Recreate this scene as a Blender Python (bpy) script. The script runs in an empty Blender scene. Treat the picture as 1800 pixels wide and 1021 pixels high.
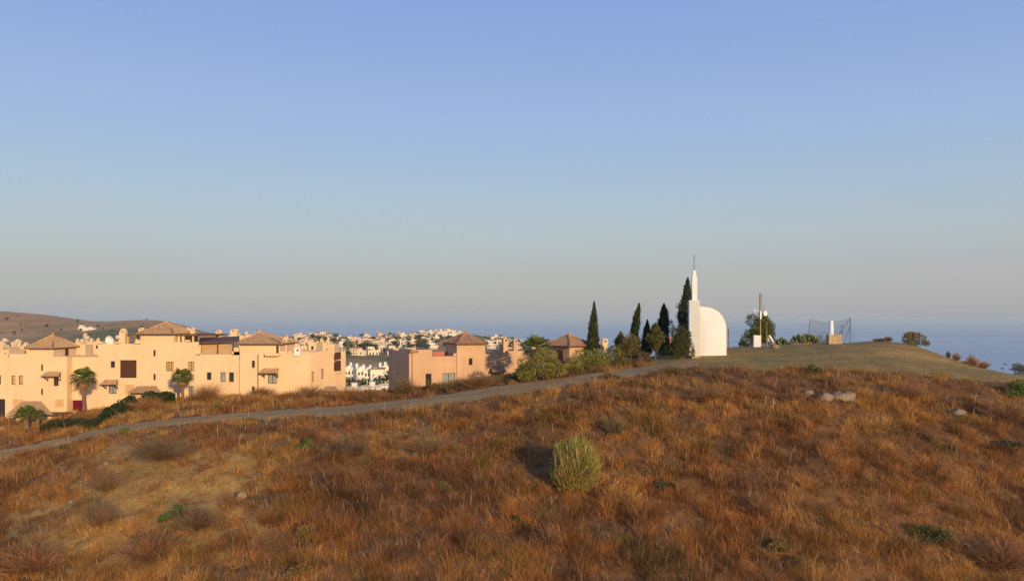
HAZE = 0.00008
import bpy, math, random
import numpy as np
from mathutils import Vector

random.seed(11)
RNG = np.random.default_rng(7)
SC = bpy.context.scene
COL = SC.collection
F, CX, HY = 1413.0, 900.0, 560.0       # focal length in photo pixels, centre column, row of the sea horizon
CZ = 125.0                             # camera height above the sea
R = math.radians

def wx(px, Y): return (px - CX) / F * Y
def wz(py, Y): return CZ - (py - HY) / F * Y

# ---------------------------------------------------------------- noise
def vnoise(x, y, seed=0):
    x = np.asarray(x, float); y = np.asarray(y, float)
    xi = np.floor(x).astype(np.int64); yi = np.floor(y).astype(np.int64)
    fx = x - xi; fy = y - yi
    fx = fx * fx * (3 - 2 * fx); fy = fy * fy * (3 - 2 * fy)
    def h(a, b):
        n = (a * 374761393 + b * 668265263 + seed * 982451653) & 0x7fffffff
        n = ((n ^ (n >> 13)) * 1274126177) & 0x7fffffff
        n = n ^ (n >> 16)
        return (n & 0xffff) / 65535.0
    a = h(xi, yi) * (1 - fx) + h(xi + 1, yi) * fx
    b = h(xi, yi + 1) * (1 - fx) + h(xi + 1, yi + 1) * fx
    return a * (1 - fy) + b * fy
def fbm(x, y, seed=0, o=4):
    s = 0; a = 0.5; t = 0
    for i in range(o):
        s = s + a * vnoise(np.asarray(x) * 2 ** i, np.asarray(y) * 2 ** i, seed + i * 17); t += a; a *= 0.5
    return s / t

# ---------------------------------------------------------------- materials
MATS = {}
def srgb(r, g, b):
    f = lambda c: (c / 255 / 12.92) if c / 255 <= 0.04045 else ((c / 255 + 0.055) / 1.055) ** 2.4
    return (f(r), f(g), f(b))
def mat(name, col, rough=0.8, var=0.15, scale=1.5, bump=0.0, bscale=20.0, col2=None, attr=None, metal=0.0, spec=0.3, trans=0.0, fine=None, fk=0.28, streak=0.0):
    m = bpy.data.materials.new(name); m.use_nodes = True
    nt = m.node_tree; N = nt.nodes; L = nt.links
    b = N['Principled BSDF']; b.inputs['Roughness'].default_value = rough
    b.inputs['Metallic'].default_value = metal
    b.inputs['Specular IOR Level'].default_value = spec
    tc = N.new('ShaderNodeTexCoord')
    no = N.new('ShaderNodeTexNoise'); no.inputs['Scale'].default_value = scale; no.inputs['Detail'].default_value = 6; no.inputs['Roughness'].default_value = 0.65
    L.new(tc.outputs['Object'], no.inputs['Vector'])
    mx = N.new('ShaderNodeMix'); mx.data_type = 'RGBA'
    ramp = N.new('ShaderNodeMapRange'); ramp.inputs['From Min'].default_value = 0.3; ramp.inputs['From Max'].default_value = 0.7
    L.new(no.outputs['Fac'], ramp.inputs['Value']); L.new(ramp.outputs['Result'], mx.inputs['Factor'])
    c2 = col2 or tuple(c * (1 - var * 1.4) for c in col)
    c1 = col if col2 else tuple(min(1, c * (1 + var * 0.6)) for c in col)
    if attr:
        at = N.new('ShaderNodeAttribute'); at.attribute_name = attr
        mu = N.new('ShaderNodeMix'); mu.data_type = 'RGBA'; mu.blend_type = 'MULTIPLY'; mu.inputs['Factor'].default_value = 1
        mx.inputs['A'].default_value = (*c1, 1); mx.inputs['B'].default_value = (*c2, 1)
        L.new(mx.outputs['Result'], mu.inputs['A']); L.new(at.outputs['Color'], mu.inputs['B'])
        out = mu.outputs['Result']
    else:
        mx.inputs['A'].default_value = (*c1, 1); mx.inputs['B'].default_value = (*c2, 1)
        out = mx.outputs['Result']
    if fine:
        nf = N.new('ShaderNodeTexNoise'); nf.inputs['Scale'].default_value = fine; nf.inputs['Detail'].default_value = 4
        L.new(tc.outputs['Object'], nf.inputs['Vector'])
        mr = N.new('ShaderNodeMapRange'); mr.inputs['From Min'].default_value = 0.3; mr.inputs['From Max'].default_value = 0.7
        mr.inputs['To Min'].default_value = 1 - fk; mr.inputs['To Max'].default_value = 1 + fk * 0.6
        L.new(nf.outputs['Fac'], mr.inputs['Value'])
        m2 = N.new('ShaderNodeMix'); m2.data_type = 'RGBA'; m2.blend_type = 'MULTIPLY'; m2.inputs['Factor'].default_value = 1
        L.new(out, m2.inputs['A']); L.new(mr.outputs['Result'], m2.inputs['B']); out = m2.outputs['Result']
    if streak:      # rain streaks and patched limewash, elongated down the wall
        mp = N.new('ShaderNodeMapping'); mp.inputs['Scale'].default_value = (1.6, 1.6, 0.22); L.new(tc.outputs['Object'], mp.inputs['Vector'])
        ns = N.new('ShaderNodeTexNoise'); ns.inputs['Scale'].default_value = 1.0; ns.inputs['Detail'].default_value = 7; ns.inputs['Roughness'].default_value = 0.7
        L.new(mp.outputs['Vector'], ns.inputs['Vector'])
        ms_ = N.new('ShaderNodeMapRange'); ms_.inputs['From Min'].default_value = 0.46; ms_.inputs['From Max'].default_value = 0.72; ms_.inputs['To Min'].default_value = 1.0; ms_.inputs['To Max'].default_value = 1 - streak
        L.new(ns.outputs['Fac'], ms_.inputs['Value'])
        m3 = N.new('ShaderNodeMix'); m3.data_type = 'RGBA'; m3.blend_type = 'MULTIPLY'; m3.inputs['Factor'].default_value = 1
        L.new(out, m3.inputs['A']); L.new(ms_.outputs['Result'], m3.inputs['B']); out = m3.outputs['Result']
    L.new(out, b.inputs['Base Color'])
    if bump:
        nb = N.new('ShaderNodeTexNoise'); nb.inputs['Scale'].default_value = bscale; nb.inputs['Detail'].default_value = 5
        L.new(tc.outputs['Object'], nb.inputs['Vector'])
        bp = N.new('ShaderNodeBump'); bp.inputs['Strength'].default_value = 1.0; bp.inputs['Distance'].default_value = bump
        L.new(nb.outputs['Fac'], bp.inputs['Height']); L.new(bp.outputs['Normal'], b.inputs['Normal'])
    if trans:
        # thin leaves let some light through
        tr = N.new('ShaderNodeBsdfTranslucent'); L.new(out, tr.inputs['Color'])
        ms = N.new('ShaderNodeMixShader'); ms.inputs['Fac'].default_value = trans
        L.new(b.outputs['BSDF'], ms.inputs[1]); L.new(tr.outputs['BSDF'], ms.inputs[2])
        L.new(ms.outputs['Shader'], N['Material Output'].inputs['Surface'])
    MATS[name] = m
    return m

M_cream = mat('cream_stucco', (0.81, 0.565, 0.312), 0.9, 0.05, 0.25, 0.01, 12, fine=1.0, fk=0.05, streak=0.11)
M_salmon_shade = mat('shaded_salmon_stucco', (0.62, 0.39, 0.22), 0.9, 0.09, 0.22, 0.01, 12, fine=0.8, fk=0.07, streak=0.14)  # soft shade on the villa right of the gap, put into a pinker wall colour
M_red = mat('red_stucco', (0.45, 0.16, 0.10), 0.9, 0.1, 0.5)
M_tile = mat('terracotta_tiles', (0.67, 0.405, 0.175), 0.85, 0.2, 2.2, 0.02, 9, col2=(0.42, 0.245, 0.11), fine=5)
M_tile_dark = mat('weathered_tiles', (0.56, 0.31, 0.145), 0.85, 0.2, 2.2, 0.02, 9, col2=(0.27, 0.15, 0.08), fine=5)
M_brown = mat('dark_brown_wood', (0.10, 0.042, 0.018), 0.6, 0.2, 3, fine=8)
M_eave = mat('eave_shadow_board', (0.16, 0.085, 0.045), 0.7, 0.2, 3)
M_bamboo = mat('bamboo_blind', (0.56, 0.36, 0.17), 0.8, 0.2, 4, fine=14)
M_glass = mat('window_glass_pale', (0.30, 0.33, 0.28), 0.08, 0.15, 1.0, spec=0.6)
M_glass_dark = mat('window_glass_dark', (0.035, 0.03, 0.028), 0.08, 0.2, 1.5, spec=0.6)
M_burg = mat('burgundy_paint', (0.16, 0.008, 0.028), 0.5, 0.15, 2)
M_roller = mat('cream_roller_shutter', (0.66, 0.42, 0.21), 0.7, 0.1, 3)
M_white = mat('whitewash', (0.78, 0.755, 0.70), 0.85, 0.05, 0.6, 0.008, 10, fine=1.2, fk=0.04, streak=0.07)
M_white_dim = mat('dimmed_whitewash', (0.60, 0.61, 0.56), 0.85, 0.06, 0.9, 0.008, 10, fine=1.6, fk=0.07, streak=0.10)  # bell wall's weaker sunlight put into a greyer copy of the whitewash
M_wpaint = mat('white_paint', (0.8, 0.78, 0.74), 0.5, 0.05, 3)
M_metal = mat('galvanised_metal', (0.30, 0.29, 0.28), 0.45, 0.15, 5, metal=0.6)
M_rustmetal = mat('weathered_iron', (0.075, 0.06, 0.055), 0.6, 0.2, 6, metal=0.3)
M_mast = mat('mast_paint', (0.28, 0.25, 0.12), 0.6, 0.4, 3)
M_stone = mat('pale_stone', (0.31, 0.23, 0.145), 0.9, 0.3, 2.5, 0.05, 6, fine=6)
M_block = mat('beige_concrete', (0.50, 0.36, 0.20), 0.9, 0.2, 1.6, 0.01, 12, fine=4)
M_trunk = mat('bark', (0.15, 0.095, 0.06), 0.9, 0.3, 4, 0.03, 14)
M_ptrunk = mat('palm_bark', (0.22, 0.13, 0.075), 0.9, 0.3, 4, 0.03, 14)
M_leaf = mat('foliage', (1, 1, 1), 0.65, 0.25, 0.9, attr='tint', trans=0.25, spec=0.2)
M_grass = mat('dry_grass_blades', (1, 1, 1), 0.7, 0.16, 0.22, attr='tint', trans=0.3, spec=0.15)
M_twhite = mat('town_white_wall', (0.82, 0.74, 0.58), 0.9, 0.08, 0.05)
M_tcream = mat('town_cream_wall', (0.74, 0.61, 0.44), 0.9, 0.08, 0.05)
M_tbeige = mat('town_beige_wall', (0.64, 0.48, 0.32), 0.9, 0.1, 0.05)
M_troof = mat('town_tile_roof', (0.36, 0.19, 0.11), 0.9, 0.2, 0.2)
M_twin = mat('town_dark_opening', (0.07, 0.06, 0.055), 0.4, 0.2, 0.3)

# ---------------------------------------------------------------- mesh helpers
class MB:
    def __init__(s): s.v = []; s.f = []; s.m = []; s.sm = []
    def quad(s, a, b, c, d, m=0): s.poly((a, b, c, d), m)
    def poly(s, pts, m=0, smooth=False):
        n = len(s.v); s.v.extend(tuple(p) for p in pts); s.f.append(tuple(range(n, n + len(pts)))); s.m.append(m); s.sm.append(smooth)
    def box(s, x0, y0, z0, x1, y1, z1, m=0, top=True, bottom=True):
        n = len(s.v)
        s.v += [(x0, y0, z0), (x1, y0, z0), (x1, y1, z0), (x0, y1, z0), (x0, y0, z1), (x1, y0, z1), (x1, y1, z1), (x0, y1, z1)]
        fs = [(0, 1, 5, 4), (1, 2, 6, 5), (2, 3, 7, 6), (3, 0, 4, 7)]
        if top: fs.append((4, 5, 6, 7))
        if bottom: fs.append((3, 2, 1, 0))
        for q in fs: s.f.append(tuple(n + i for i in q)); s.m.append(m); s.sm.append(False)
    def tube(s, pts, rad, k=7, m=0, cap=True):
        pts = [Vector(p) for p in pts]
        rad = rad if hasattr(rad, '__len__') else [rad] * len(pts)
        n0 = len(s.v)
        for i, p in enumerate(pts):
            d = (pts[min(i + 1, len(pts) - 1)] - pts[max(i - 1, 0)])
            d = d.normalized() if d.length > 1e-9 else Vector((0, 0, 1))
            a = d.cross(Vector((0, 1, 0)) if abs(d.y) < 0.9 else Vector((1, 0, 0))).normalized(); b = d.cross(a)
            for j in range(k):
                t = 2 * math.pi * j / k
                s.v.append(tuple(p + (a * math.cos(t) + b * math.sin(t)) * rad[i]))
        for i in range(len(pts) - 1):
            for j in range(k):
                a = n0 + i * k + j; b = n0 + i * k + (j + 1) % k
                s.f.append((a, b, b + k, a + k)); s.m.append(m); s.sm.append(True)
        if cap:
            s.f.append(tuple(n0 + j for j in range(k))); s.m.append(m); s.sm.append(False)
            s.f.append(tuple(n0 + (len(pts) - 1) * k + j for j in reversed(range(k)))); s.m.append(m); s.sm.append(False)
    def blob(s, c, r, k=10, rows=7, jit=0.15, m=0, seed=0):
        rr = random.Random(seed); n0 = len(s.v)
        for i in range(rows + 1):
            ph = math.pi * i / rows
            for j in range(k):
                th = 2 * math.pi * j / k; q = 1 + (rr.random() - 0.5) * 2 * jit
                s.v.append((c[0] + r[0] * q * math.sin(ph) * math.cos(th), c[1] + r[1] * q * math.sin(ph) * math.sin(th), c[2] + r[2] * q * math.cos(ph)))
        for i in range(rows):
            for j in range(k):
                a = n0 + i * k + j; b = n0 + i * k + (j + 1) % k
                s.f.append((a, a + k, b + k, b)); s.m.append(m); s.sm.append(True)
    def build(s, name, mats, parent=None):
        me = bpy.data.meshes.new(name); me.from_pydata(s.v, [], s.f)
        for m in (mats if isinstance(mats, (list, tuple)) else [mats]): me.materials.append(m)
        me.polygons.foreach_set('material_index', s.m); me.polygons.foreach_set('use_smooth', s.sm); me.update()
        o = bpy.data.objects.new(name, me); COL.objects.link(o)
        if parent: o.parent = parent
        return o

def np_mesh(name, V, faces_n, idx, mats, tint=None, parent=None):
    """V (n,3); idx flat loop indices; faces_n loops per face; tint (n,3) per-vertex colour"""
    me = bpy.data.meshes.new(name)
    me.vertices.add(len(V)); me.vertices.foreach_set('co', np.asarray(V, np.float32).ravel())
    me.loops.add(len(idx)); me.loops.foreach_set('vertex_index', np.asarray(idx, np.int32))
    fn = np.asarray(faces_n, np.int32); st = np.concatenate([[0], np.cumsum(fn)[:-1]]).astype(np.int32)
    me.polygons.add(len(fn)); me.polygons.foreach_set('loop_start', st)
    me.update(calc_edges=True)
    me.materials.append(mats)
    if tint is not None:
        a = me.attributes.new('tint', 'FLOAT_COLOR', 'POINT')
        a.data.foreach_set('color', np.concatenate([np.asarray(tint, np.float32), np.ones((len(V), 1), np.float32)], 1).ravel())
    o = bpy.data.objects.new(name, me); COL.objects.link(o)
    if parent: o.parent = parent
    return o

def tag(o, label, cat, group=None):
    o['label'] = label; o['category'] = cat
    if group: o['group'] = group
    return o
def thing(name, label, cat, loc=(0, 0, 0), rz=0.0, group=None):
    o = bpy.data.objects.new(name, None); COL.objects.link(o); o.empty_display_size = 0.3
    o.location = loc; o.rotation_euler = (0, 0, rz)
    return tag(o, label, cat, group)
def structure(o, kind='structure'):
    o['kind'] = kind; return o
def copy_tree(o, loc, rz=0.0, sc=1.0, label=None, group=None, cat=None):
    c = o.copy(); COL.objects.link(c); c.location = loc; c.rotation_euler = (0, 0, rz)
    c.scale = (sc, sc, sc) if not hasattr(sc, '__len__') else sc
    if label: c['label'] = label
    if group: c['group'] = group
    if cat: c['category'] = cat
    for ch in o.children:
        d = ch.copy(); COL.objects.link(d); d.parent = c
        for g in ch.children:
            e = g.copy(); COL.objects.link(e); e.parent = d
    return c

# ---------------------------------------------------------------- terrain
class TPS:
    def __init__(s, P, z, k=(1, 1), lam=1e-4):
        s.k = k; P = np.array(P, float) * np.array(k); s.P = P; n = len(P)
        d = np.linalg.norm(P[:, None] - P[None], axis=2)
        K = np.where(d > 0, d * d * np.log(np.maximum(d, 1e-9)), 0) + lam * np.eye(n)
        Q = np.hstack([np.ones((n, 1)), P])
        A = np.block([[K, Q], [Q.T, np.zeros((3, 3))]])
        s.w = np.linalg.solve(A, np.concatenate([np.array(z, float), np.zeros(3)]))
    def __call__(s, a, b):
        a = np.asarray(a, float); b = np.asarray(b, float); sh = np.broadcast(a, b).shape
        X = np.stack([np.broadcast_to(a, sh).ravel() * s.k[0], np.broadcast_to(b, sh).ravel() * s.k[1]], 1)
        out = s.w[-3] + X @ s.w[-2:]
        for i in range(len(s.P)):
            d2 = ((X - s.P[i]) ** 2).sum(1)
            out += s.w[i] * 0.5 * d2 * np.log(np.maximum(d2, 1e-12))
        return out.reshape(sh)

near = {  # photo column: (row, distance) or ('z', height below camera, distance)
 -600: [('z', -21, 27), ('z', -18.5, 45), ('z', -17, 70), ('z', -16.5, 100), ('z', -21, 140)],
 0: [('z', -20, 28), ('z', -18, 38), (1021, 50), (920, 60), (850, 70), (803, 79), (772, 86), (750, 92), (738, 98), ('z', -13.4, 107), ('z', -19, 140)],
 150: [(770, 80), (735, 90), (724, 97)],
 300: [('z', -20, 28), ('z', -17.6, 37), (1021, 47), (900, 55), (820, 63), (770, 71), (745, 78), (725, 84), (710, 91), (702, 98), ('z', -11.5, 108), ('z', -18, 140)],
 600: [('z', -20, 28), ('z', -17.3, 36), (1021, 45), (900, 54), (820, 61), (770, 68), (735, 76), (722, 81), (708, 86), (697, 93), (692, 99), ('z', -12.5, 112), ('z', -20, 140)],
 900: [('z', -20, 28), ('z', -17.3, 36), (1021, 45), (900, 53), (830, 58), (760, 65), (715, 72), (686, 80), (668, 87), (660, 93), ('z', -9.0, 106), ('z', -17, 140)],
 1100: [(655, 84), (645, 90), (634, 98), ('z', -7.2, 112), ('z', -16, 140)],
 1200: [('z', -20, 28), ('z', -17.3, 36), (1021, 45), (900, 52.5), (800, 60), (720, 68), (680, 74), (655, 80), (640, 86), (625, 95), (619, 103), ('z', -5.6, 115), ('z', -14, 140)],
 1350: [(650, 80), (625, 93), (608, 106), ('z', -4.4, 117), ('z', -13, 140)],
 1500: [('z', -20, 28), ('z', -17.6, 37), (1021, 46), (900, 53), (800, 60), (720, 68), (670, 75), (650, 80), (625, 92), (602, 110), ('z', -4.6, 121), ('z', -13, 140)],
 1600: [(606, 109), (655, 80), ('z', -5, 118)],
 1650: [(622, 104), (640, 92), (661, 80), ('z', -7, 116)],
 1800: [('z', -20.5, 28), ('z', -18, 39), (1021, 48), (900, 56), (800, 63), (720, 71), (688, 77), (669, 84), (662, 95), ('z', -10.5, 110), ('z', -20, 140)],
 2400: [('z', -21, 28), ('z', -17, 48), ('z', -12, 70), ('z', -13, 100), ('z', -22, 140)],
}
P = []; Z = []
for px, L_ in near.items():
    for it in L_:
        if it[0] == 'z': P.append((px, math.log(it[2]))); Z.append(it[1])
        else: P.append((px, math.log(it[1]))); Z.append(-(it[0] - HY) / F * it[1])
near_tps = TPS(P, Z, (1 / 420, 2.6))
NPX = np.linspace(-900, 2700, 361); NLY = np.linspace(math.log(24), math.log(150), 330)
gp, gl = np.meshgrid(NPX, NLY)
gY = np.exp(gl); gX = (gp - CX) / F * gY
HZ = near_tps(gp, gl)
# rough ground: low tussocks and hollows, calmer on the clearing
rough = 0.10 + 0.26 * np.clip((80 - gY) / 16, 0, 1)
HZ = HZ + (fbm(gX / 2.3, gY / 2.3, 3, 4) - 0.5) * 2 * rough + (fbm(gX / 9, gY / 9, 9, 3) - 0.5) * 0.9 * np.clip((84 - gY) / 20, 0.1, 1)
HZ = HZ + CZ

def hz_at(X, Y):
    X = np.asarray(X, float); Y = np.asarray(Y, float)
    c = ((X / Y * F + CX) - NPX[0]) / (NPX[1] - NPX[0]); r = (np.log(Y) - NLY[0]) / (NLY[1] - NLY[0])
    c = np.clip(c, 0, len(NPX) - 1.001); r = np.clip(r, 0, len(NLY) - 1.001)
    ci = c.astype(int); ri = r.astype(int); fc = c - ci; fr = r - ri
    return (HZ[ri, ci] * (1 - fc) + HZ[ri, ci + 1] * fc) * (1 - fr) + (HZ[ri + 1, ci] * (1 - fc) + HZ[ri + 1, ci + 1] * fc) * fr
FY = np.exp(np.linspace(math.log(26), math.log(125), 900))
def ground_px(px, py):
    """point of the hillside seen at a photo pixel"""
    z = hz_at((px - CX) / F * FY, FY); row = HY - (z - CZ) * F / FY
    k = np.where(row <= py)[0]
    i = k[0] if len(k) else int(np.argmin(row))
    return Vector(((px - CX) / F * FY[i], FY[i], z[i]))
def on_ground(px, Y):
    X = wx(px, Y); return Vector((X, Y, float(hz_at(X, Y))))

def piece(px, pts):
    return np.interp(px, [p[0] for p in pts], [p[1] for p in pts])
CLEAR_LOW = [(1130, 640), (1180, 646), (1250, 650), (1350, 650), (1450, 650), (1550, 654), (1650, 660), (1720, 667), (1800, 678), (2400, 720)]
TRACK_UP = [(-250, 880), (-120, 828), (0, 792), (60, 780), (120, 768), (200, 750), (300, 736), (400, 727), (500, 720), (600, 714), (700, 704), (780, 694), (860, 681), (930, 671), (1000, 662), (1060, 654), (1120, 646), (1180, 638), (1230, 632)]
TRACK_LO = [(-250, 896), (-120, 844), (0, 807), (60, 794.5), (120, 781), (200, 762), (300, 749), (400, 741), (500, 736), (600, 731), (700, 722), (780, 713), (860, 700), (930, 690), (1000, 680), (1060, 670), (1120, 661), (1180, 652), (1230, 646)]
def rows_of(X, Y, z): return X / Y * F + CX, HY - (z - CZ) * F / Y
def clear_mask(px, py):
    lim = piece(px, CLEAR_LOW)
    e = (vnoise(px / 23, py / 9, 5) - 0.5) * 9 + (vnoise(px / 90, py / 30, 8) - 0.5) * 8
    m = np.clip((lim - py + e) / 5 + 0.5, 0, 1)
    return m * np.clip((px - 1085) / 70, 0, 1)
def track_mask(px, py):
    up = piece(px, TRACK_UP); lo = piece(px, TRACK_LO)
    e = (vnoise(px / 17, py / 7, 15) - 0.5) * 7
    return ((py > up + e) & (py < lo + e * 0.6) & (px < 1230)).astype(float)
SPARSE = [(290, 845, 190, 75, 0.9), (140, 930, 190, 60, 0.75), (330, 930, 150, 50, 0.7), (230, 880, 110, 60, 0.9), (690, 775, 150, 40, 0.55), (230, 985, 120, 30, 0.6), (480, 770, 80, 25, 0.4)]
def sparse_mask(px, py):
    s = np.zeros(np.shape(px))
    for a, b, rx, ry, k in SPARSE:
        d = ((px - a) / rx) ** 2 + ((py - b) / ry) ** 2
        s = np.maximum(s, k * np.clip(1.25 - d + (vnoise(px / 22, py / 14, 31) - 0.5) * 1.2, 0, 1))
    return s

# hillside sheet
nr, nc = HZ.shape
V = np.stack([gX, gY, HZ], 2).reshape(-1, 3)
i0 = (np.arange(nr - 1)[:, None] * nc + np.arange(nc - 1)[None]).ravel()
idx = np.stack([i0, i0 + 1, i0 + nc + 1, i0 + nc], 1)
PR, PY_ = rows_of(gX, gY, HZ)
cm = clear_mask(PR, PY_); sm = sparse_mask(PR, PY_)
c_soil = np.array([0.24, 0.115, 0.035]); c_clear = np.array([0.36, 0.245, 0.062]); c_sand = np.array([0.56, 0.33, 0.08])
tint = c_soil * (0.75 + 0.5 * fbm(gX / 1.5, gY / 1.5, 41)[..., None])
tint = tint * (1 - sm[..., None]) + c_sand * (0.8 + 0.4 * fbm(gX / 1.1, gY / 1.1, 43)[..., None]) * sm[..., None]
cl = c_clear * (0.62 + 0.78 * fbm(gX / 3.0, gY / 1.6, 44)[..., None]) * (1 + (vnoise(gX / 7, gY / 5, 47)[..., None] - 0.5) * np.array([0.3, 0.18, 0.2]))
tint = tint * (1 - cm[..., None]) + cl * cm[..., None]
M_hill = mat('hillside_soil', (1, 1, 1), 0.95, 0.22, 0.9, 0.06, 5, attr='tint', fine=3.5)
hill = np_mesh('hillside', V, np.full(len(idx), 4), idx.ravel(), M_hill, tint.reshape(-1, 3))
hill.data.polygons.foreach_set('use_smooth', np.ones(len(idx), bool))
structure(hill)

# dirt track: a sheet draped on the hillside
tp = np.linspace(-240, 1228, 220); rows = 9
TV = []
for p_ in tp:
    w = 1.0
    a = ground_px(p_, piece(p_, TRACK_UP)); b = ground_px(p_, piece(p_, TRACK_LO))
    for j in range(rows):
        t = j / (rows - 1)
        jit = (vnoise(p_ / 7, j, 77) - 0.5) * 1.0 if j in (0, rows - 1) else 0
        Yj = a.y * (1 - t) + b.y * t + jit
        X = wx(p_, Yj); z = max(float(hz_at(X, Yj)), float(hz_at(X + 0.15, Yj)), float(hz_at(X - 0.15, Yj)))
        crown = 0.07 - 0.05 * math.exp(-((t - 0.27) / 0.1) ** 2) - 0.05 * math.exp(-((t - 0.72) / 0.1) ** 2)
        TV.append((X, Yj, z + (crown if 0 < j < rows - 1 else 0.012)))
i0 = (np.arange(len(tp) - 1)[:, None] * rows + np.arange(rows - 1)[None]).ravel()
idx = np.stack([i0, i0 + 1, i0 + rows + 1, i0 + rows], 1)
TV = np.array(TV); lane = np.tile(np.linspace(0, 1, rows), len(tp))
tt = np.array([0.44, 0.295, 0.12]) * (0.75 + 0.5 * fbm(TV[:, 0] / 2, TV[:, 1] / 0.8, 91))[:, None]
verge = np.clip(np.exp(-((lane - 0.5) / 0.1) ** 2) * 0.6 + np.clip(np.abs(lane - 0.5) * 2 - 0.72, 0, 1) * 3 + (fbm(TV[:, 0] / 1.2, TV[:, 1] / 1.2, 95) - 0.5) * 0.9, 0, 1)[:, None]
tt = tt * (1 - verge) + np.array([0.38, 0.215, 0.07]) * verge
M_track = mat('track_dust', (1, 1, 1), 0.95, 0.14, 1.2, 0.03, 9, attr='tint', fine=4)
track = structure(np_mesh('dirt_track', TV, np.full(len(idx), 4), idx.ravel(), M_track, tt))
track.data.polygons.foreach_set('use_smooth', np.ones(len(idx), bool))

# ---------------------------------------------------------------- the land beyond
far = {
 -900: [(130, -22), (250, -20), (450, -14), (650, -16), (1100, 40), (1600, 30), (2600, -20), (3400, -90)],
 -300: [(130, -22), (250, -20), (450, -16), (650, -22), (1050, 17), (1500, 10), (2300, -30), (3000, -90)],
 0: [(130, -23), (250, -20), (450, -18), (660, -25), (1000, 8.2), (1300, 0), (2000, -40), (3000, -110)],
 80: [(450, -18), (660, -24.5), (1000, 4.0), (1300, -8), (2000, -60)],
 190: [(250, -22), (450, -19), (640, -23), (930, -3.8), (1200, -16), (1900, -70), (2900, -135)],
 270: [(130, -23), (250, -22), (450, -19.5), (600, -21), (820, -1.7), (1050, -14), (1700, -70), (2600, -135)],
 335: [(450, -20), (600, -21), (830, -9.5), (1100, -25), (1700, -90)],
 390: [(250, -24), (500, -22), (850, -18.5), (1100, -20.5), (1600, -50), (2500, -135)],
 480: [(250, -26), (600, -24), (850, -21.5), (1150, -22), (1500, -50), (2200, -135)],
 550: [(130, -25), (250, -28), (400, -25), (520, -20.0), (700, -19.6), (900, -16.8), (1200, -22), (1600, -60), (2200, -135)],
 650: [(130, -26), (250, -31), (350, -30), (430, -24.5), (520, -19.3), (600, -20.2), (700, -19.8), (850, -17), (950, -17.5), (1100, -32), (1500, -90), (1900, -135)],
 770: [(250, -32), (430, -29), (560, -25), (700, -21), (900, -15.0), (1050, -13.4), (1200, -22), (1500, -60), (1900, -110), (2300, -135)],
 900: [(130, -28), (250, -34), (500, -30), (750, -24), (950, -22.5), (1150, -34), (1500, -85), (1900, -135)],
 1000: [(250, -38), (500, -34), (750, -30), (950, -34), (1300, -85), (1800, -135)],
 1200: [(130, -35), (300, -48), (800, -75), (1400, -115), (1800, -135)],
 1500: [(130, -40), (300, -60), (800, -95), (1400, -122), (1700, -138)],
 1720: [(300, -60), (700, -80), (1200, -100), (1500, -120)],
 1790: [(130, -40), (300, -58), (700, -66), (1200, -79), (1500, -104), (1700, -130)],
 2000: [(300, -52), (700, -56), (1200, -66), (1600, -95), (1900, -135)],
 2700: [(130, -35), (300, -45), (700, -48), (1200, -52), (1800, -110), (2200, -135)],
}
P = []; Z = []
for px, L_ in far.items():
    for Y, z in L_: P.append((px, math.log(Y))); Z.append(z - (4.5 * min(1, (Y - 520) / 250) if 400 < px < 1050 and 520 < Y < 1300 else 0))
far_tps = TPS(P, Z, (1 / 260, 2.6))
QPX = np.linspace(-900, 2700, 451); QLY = np.linspace(math.log(118), math.log(3200), 220)
qp, ql = np.meshgrid(QPX, QLY); qY = np.exp(ql); qX = (qp - CX) / F * qY
QZ = np.clip(far_tps(qp, ql), -135, 60)
QZ = QZ + (fbm(qX / 160, qY / 160, 5, 5) - 0.5) * np.clip(qY / 170, 1, 4.5) + (fbm(qX / 30, qY / 30, 6, 3) - 0.5) * 1.2 + CZ
def qz_at(X, Y):
    X = np.asarray(X, float); Y = np.asarray(Y, float)
    c = ((X / Y * F + CX) - QPX[0]) / (QPX[1] - QPX[0]); r = (np.log(Y) - QLY[0]) / (QLY[1] - QLY[0])
    c = np.clip(c, 0, len(QPX) - 1.001); r = np.clip(r, 0, len(QLY) - 1.001)
    ci = c.astype(int); ri = r.astype(int); fc = c - ci; fr = r - ri
    return (QZ[ri, ci] * (1 - fc) + QZ[ri, ci + 1] * fc) * (1 - fr) + (QZ[ri + 1, ci] * (1 - fc) + QZ[ri + 1, ci + 1] * fc) * fr
FQ = np.exp(np.linspace(math.log(230), math.log(3000), 1400))
def far_px(px, py):
    z = qz_at((px - CX) / F * FQ, FQ); row = HY - (z - CZ) * F / FQ
    k = np.where(row <= py)[0]
    i = k[0] if len(k) else int(np.argmin(row))
    return Vector(((px - CX) / F * FQ[i], FQ[i], z[i]))
nr, nc = QZ.shape
V = np.stack([qX, qY, QZ], 2).reshape(-1, 3)
i0 = (np.arange(nr - 1)[:, None] * nc + np.arange(nc - 1)[None]).ravel()
idx = np.stack([i0, i0 + 1, i0 + nc + 1, i0 + nc], 1)
n1 = fbm(qX / 120, qY / 120, 12, 5)[..., None]; n2 = fbm(qX / 45, qY / 60, 13, 4)[..., None]
brown = np.array([0.62, 0.34, 0.125]); scrub = np.array([0.19, 0.19, 0.07]); tan = np.array([0.56, 0.35, 0.15])
g = np.clip((n1 - 0.5) * 6 + 0.22 + 0.35 * np.clip((qp[..., None] - 620) / 160, 0, 1), 0, 1)
tint = brown * (1 - g) + scrub * g
t2 = np.clip((n2 - 0.58) * 8, 0, 1) * 0.7
tint = tint * (1 - t2) + tan * t2
M_far = mat('valley_scrub', (1, 1, 1), 0.95, 0.2, 0.03, 0.5, 0.15, attr='tint', fine=0.12)
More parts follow.
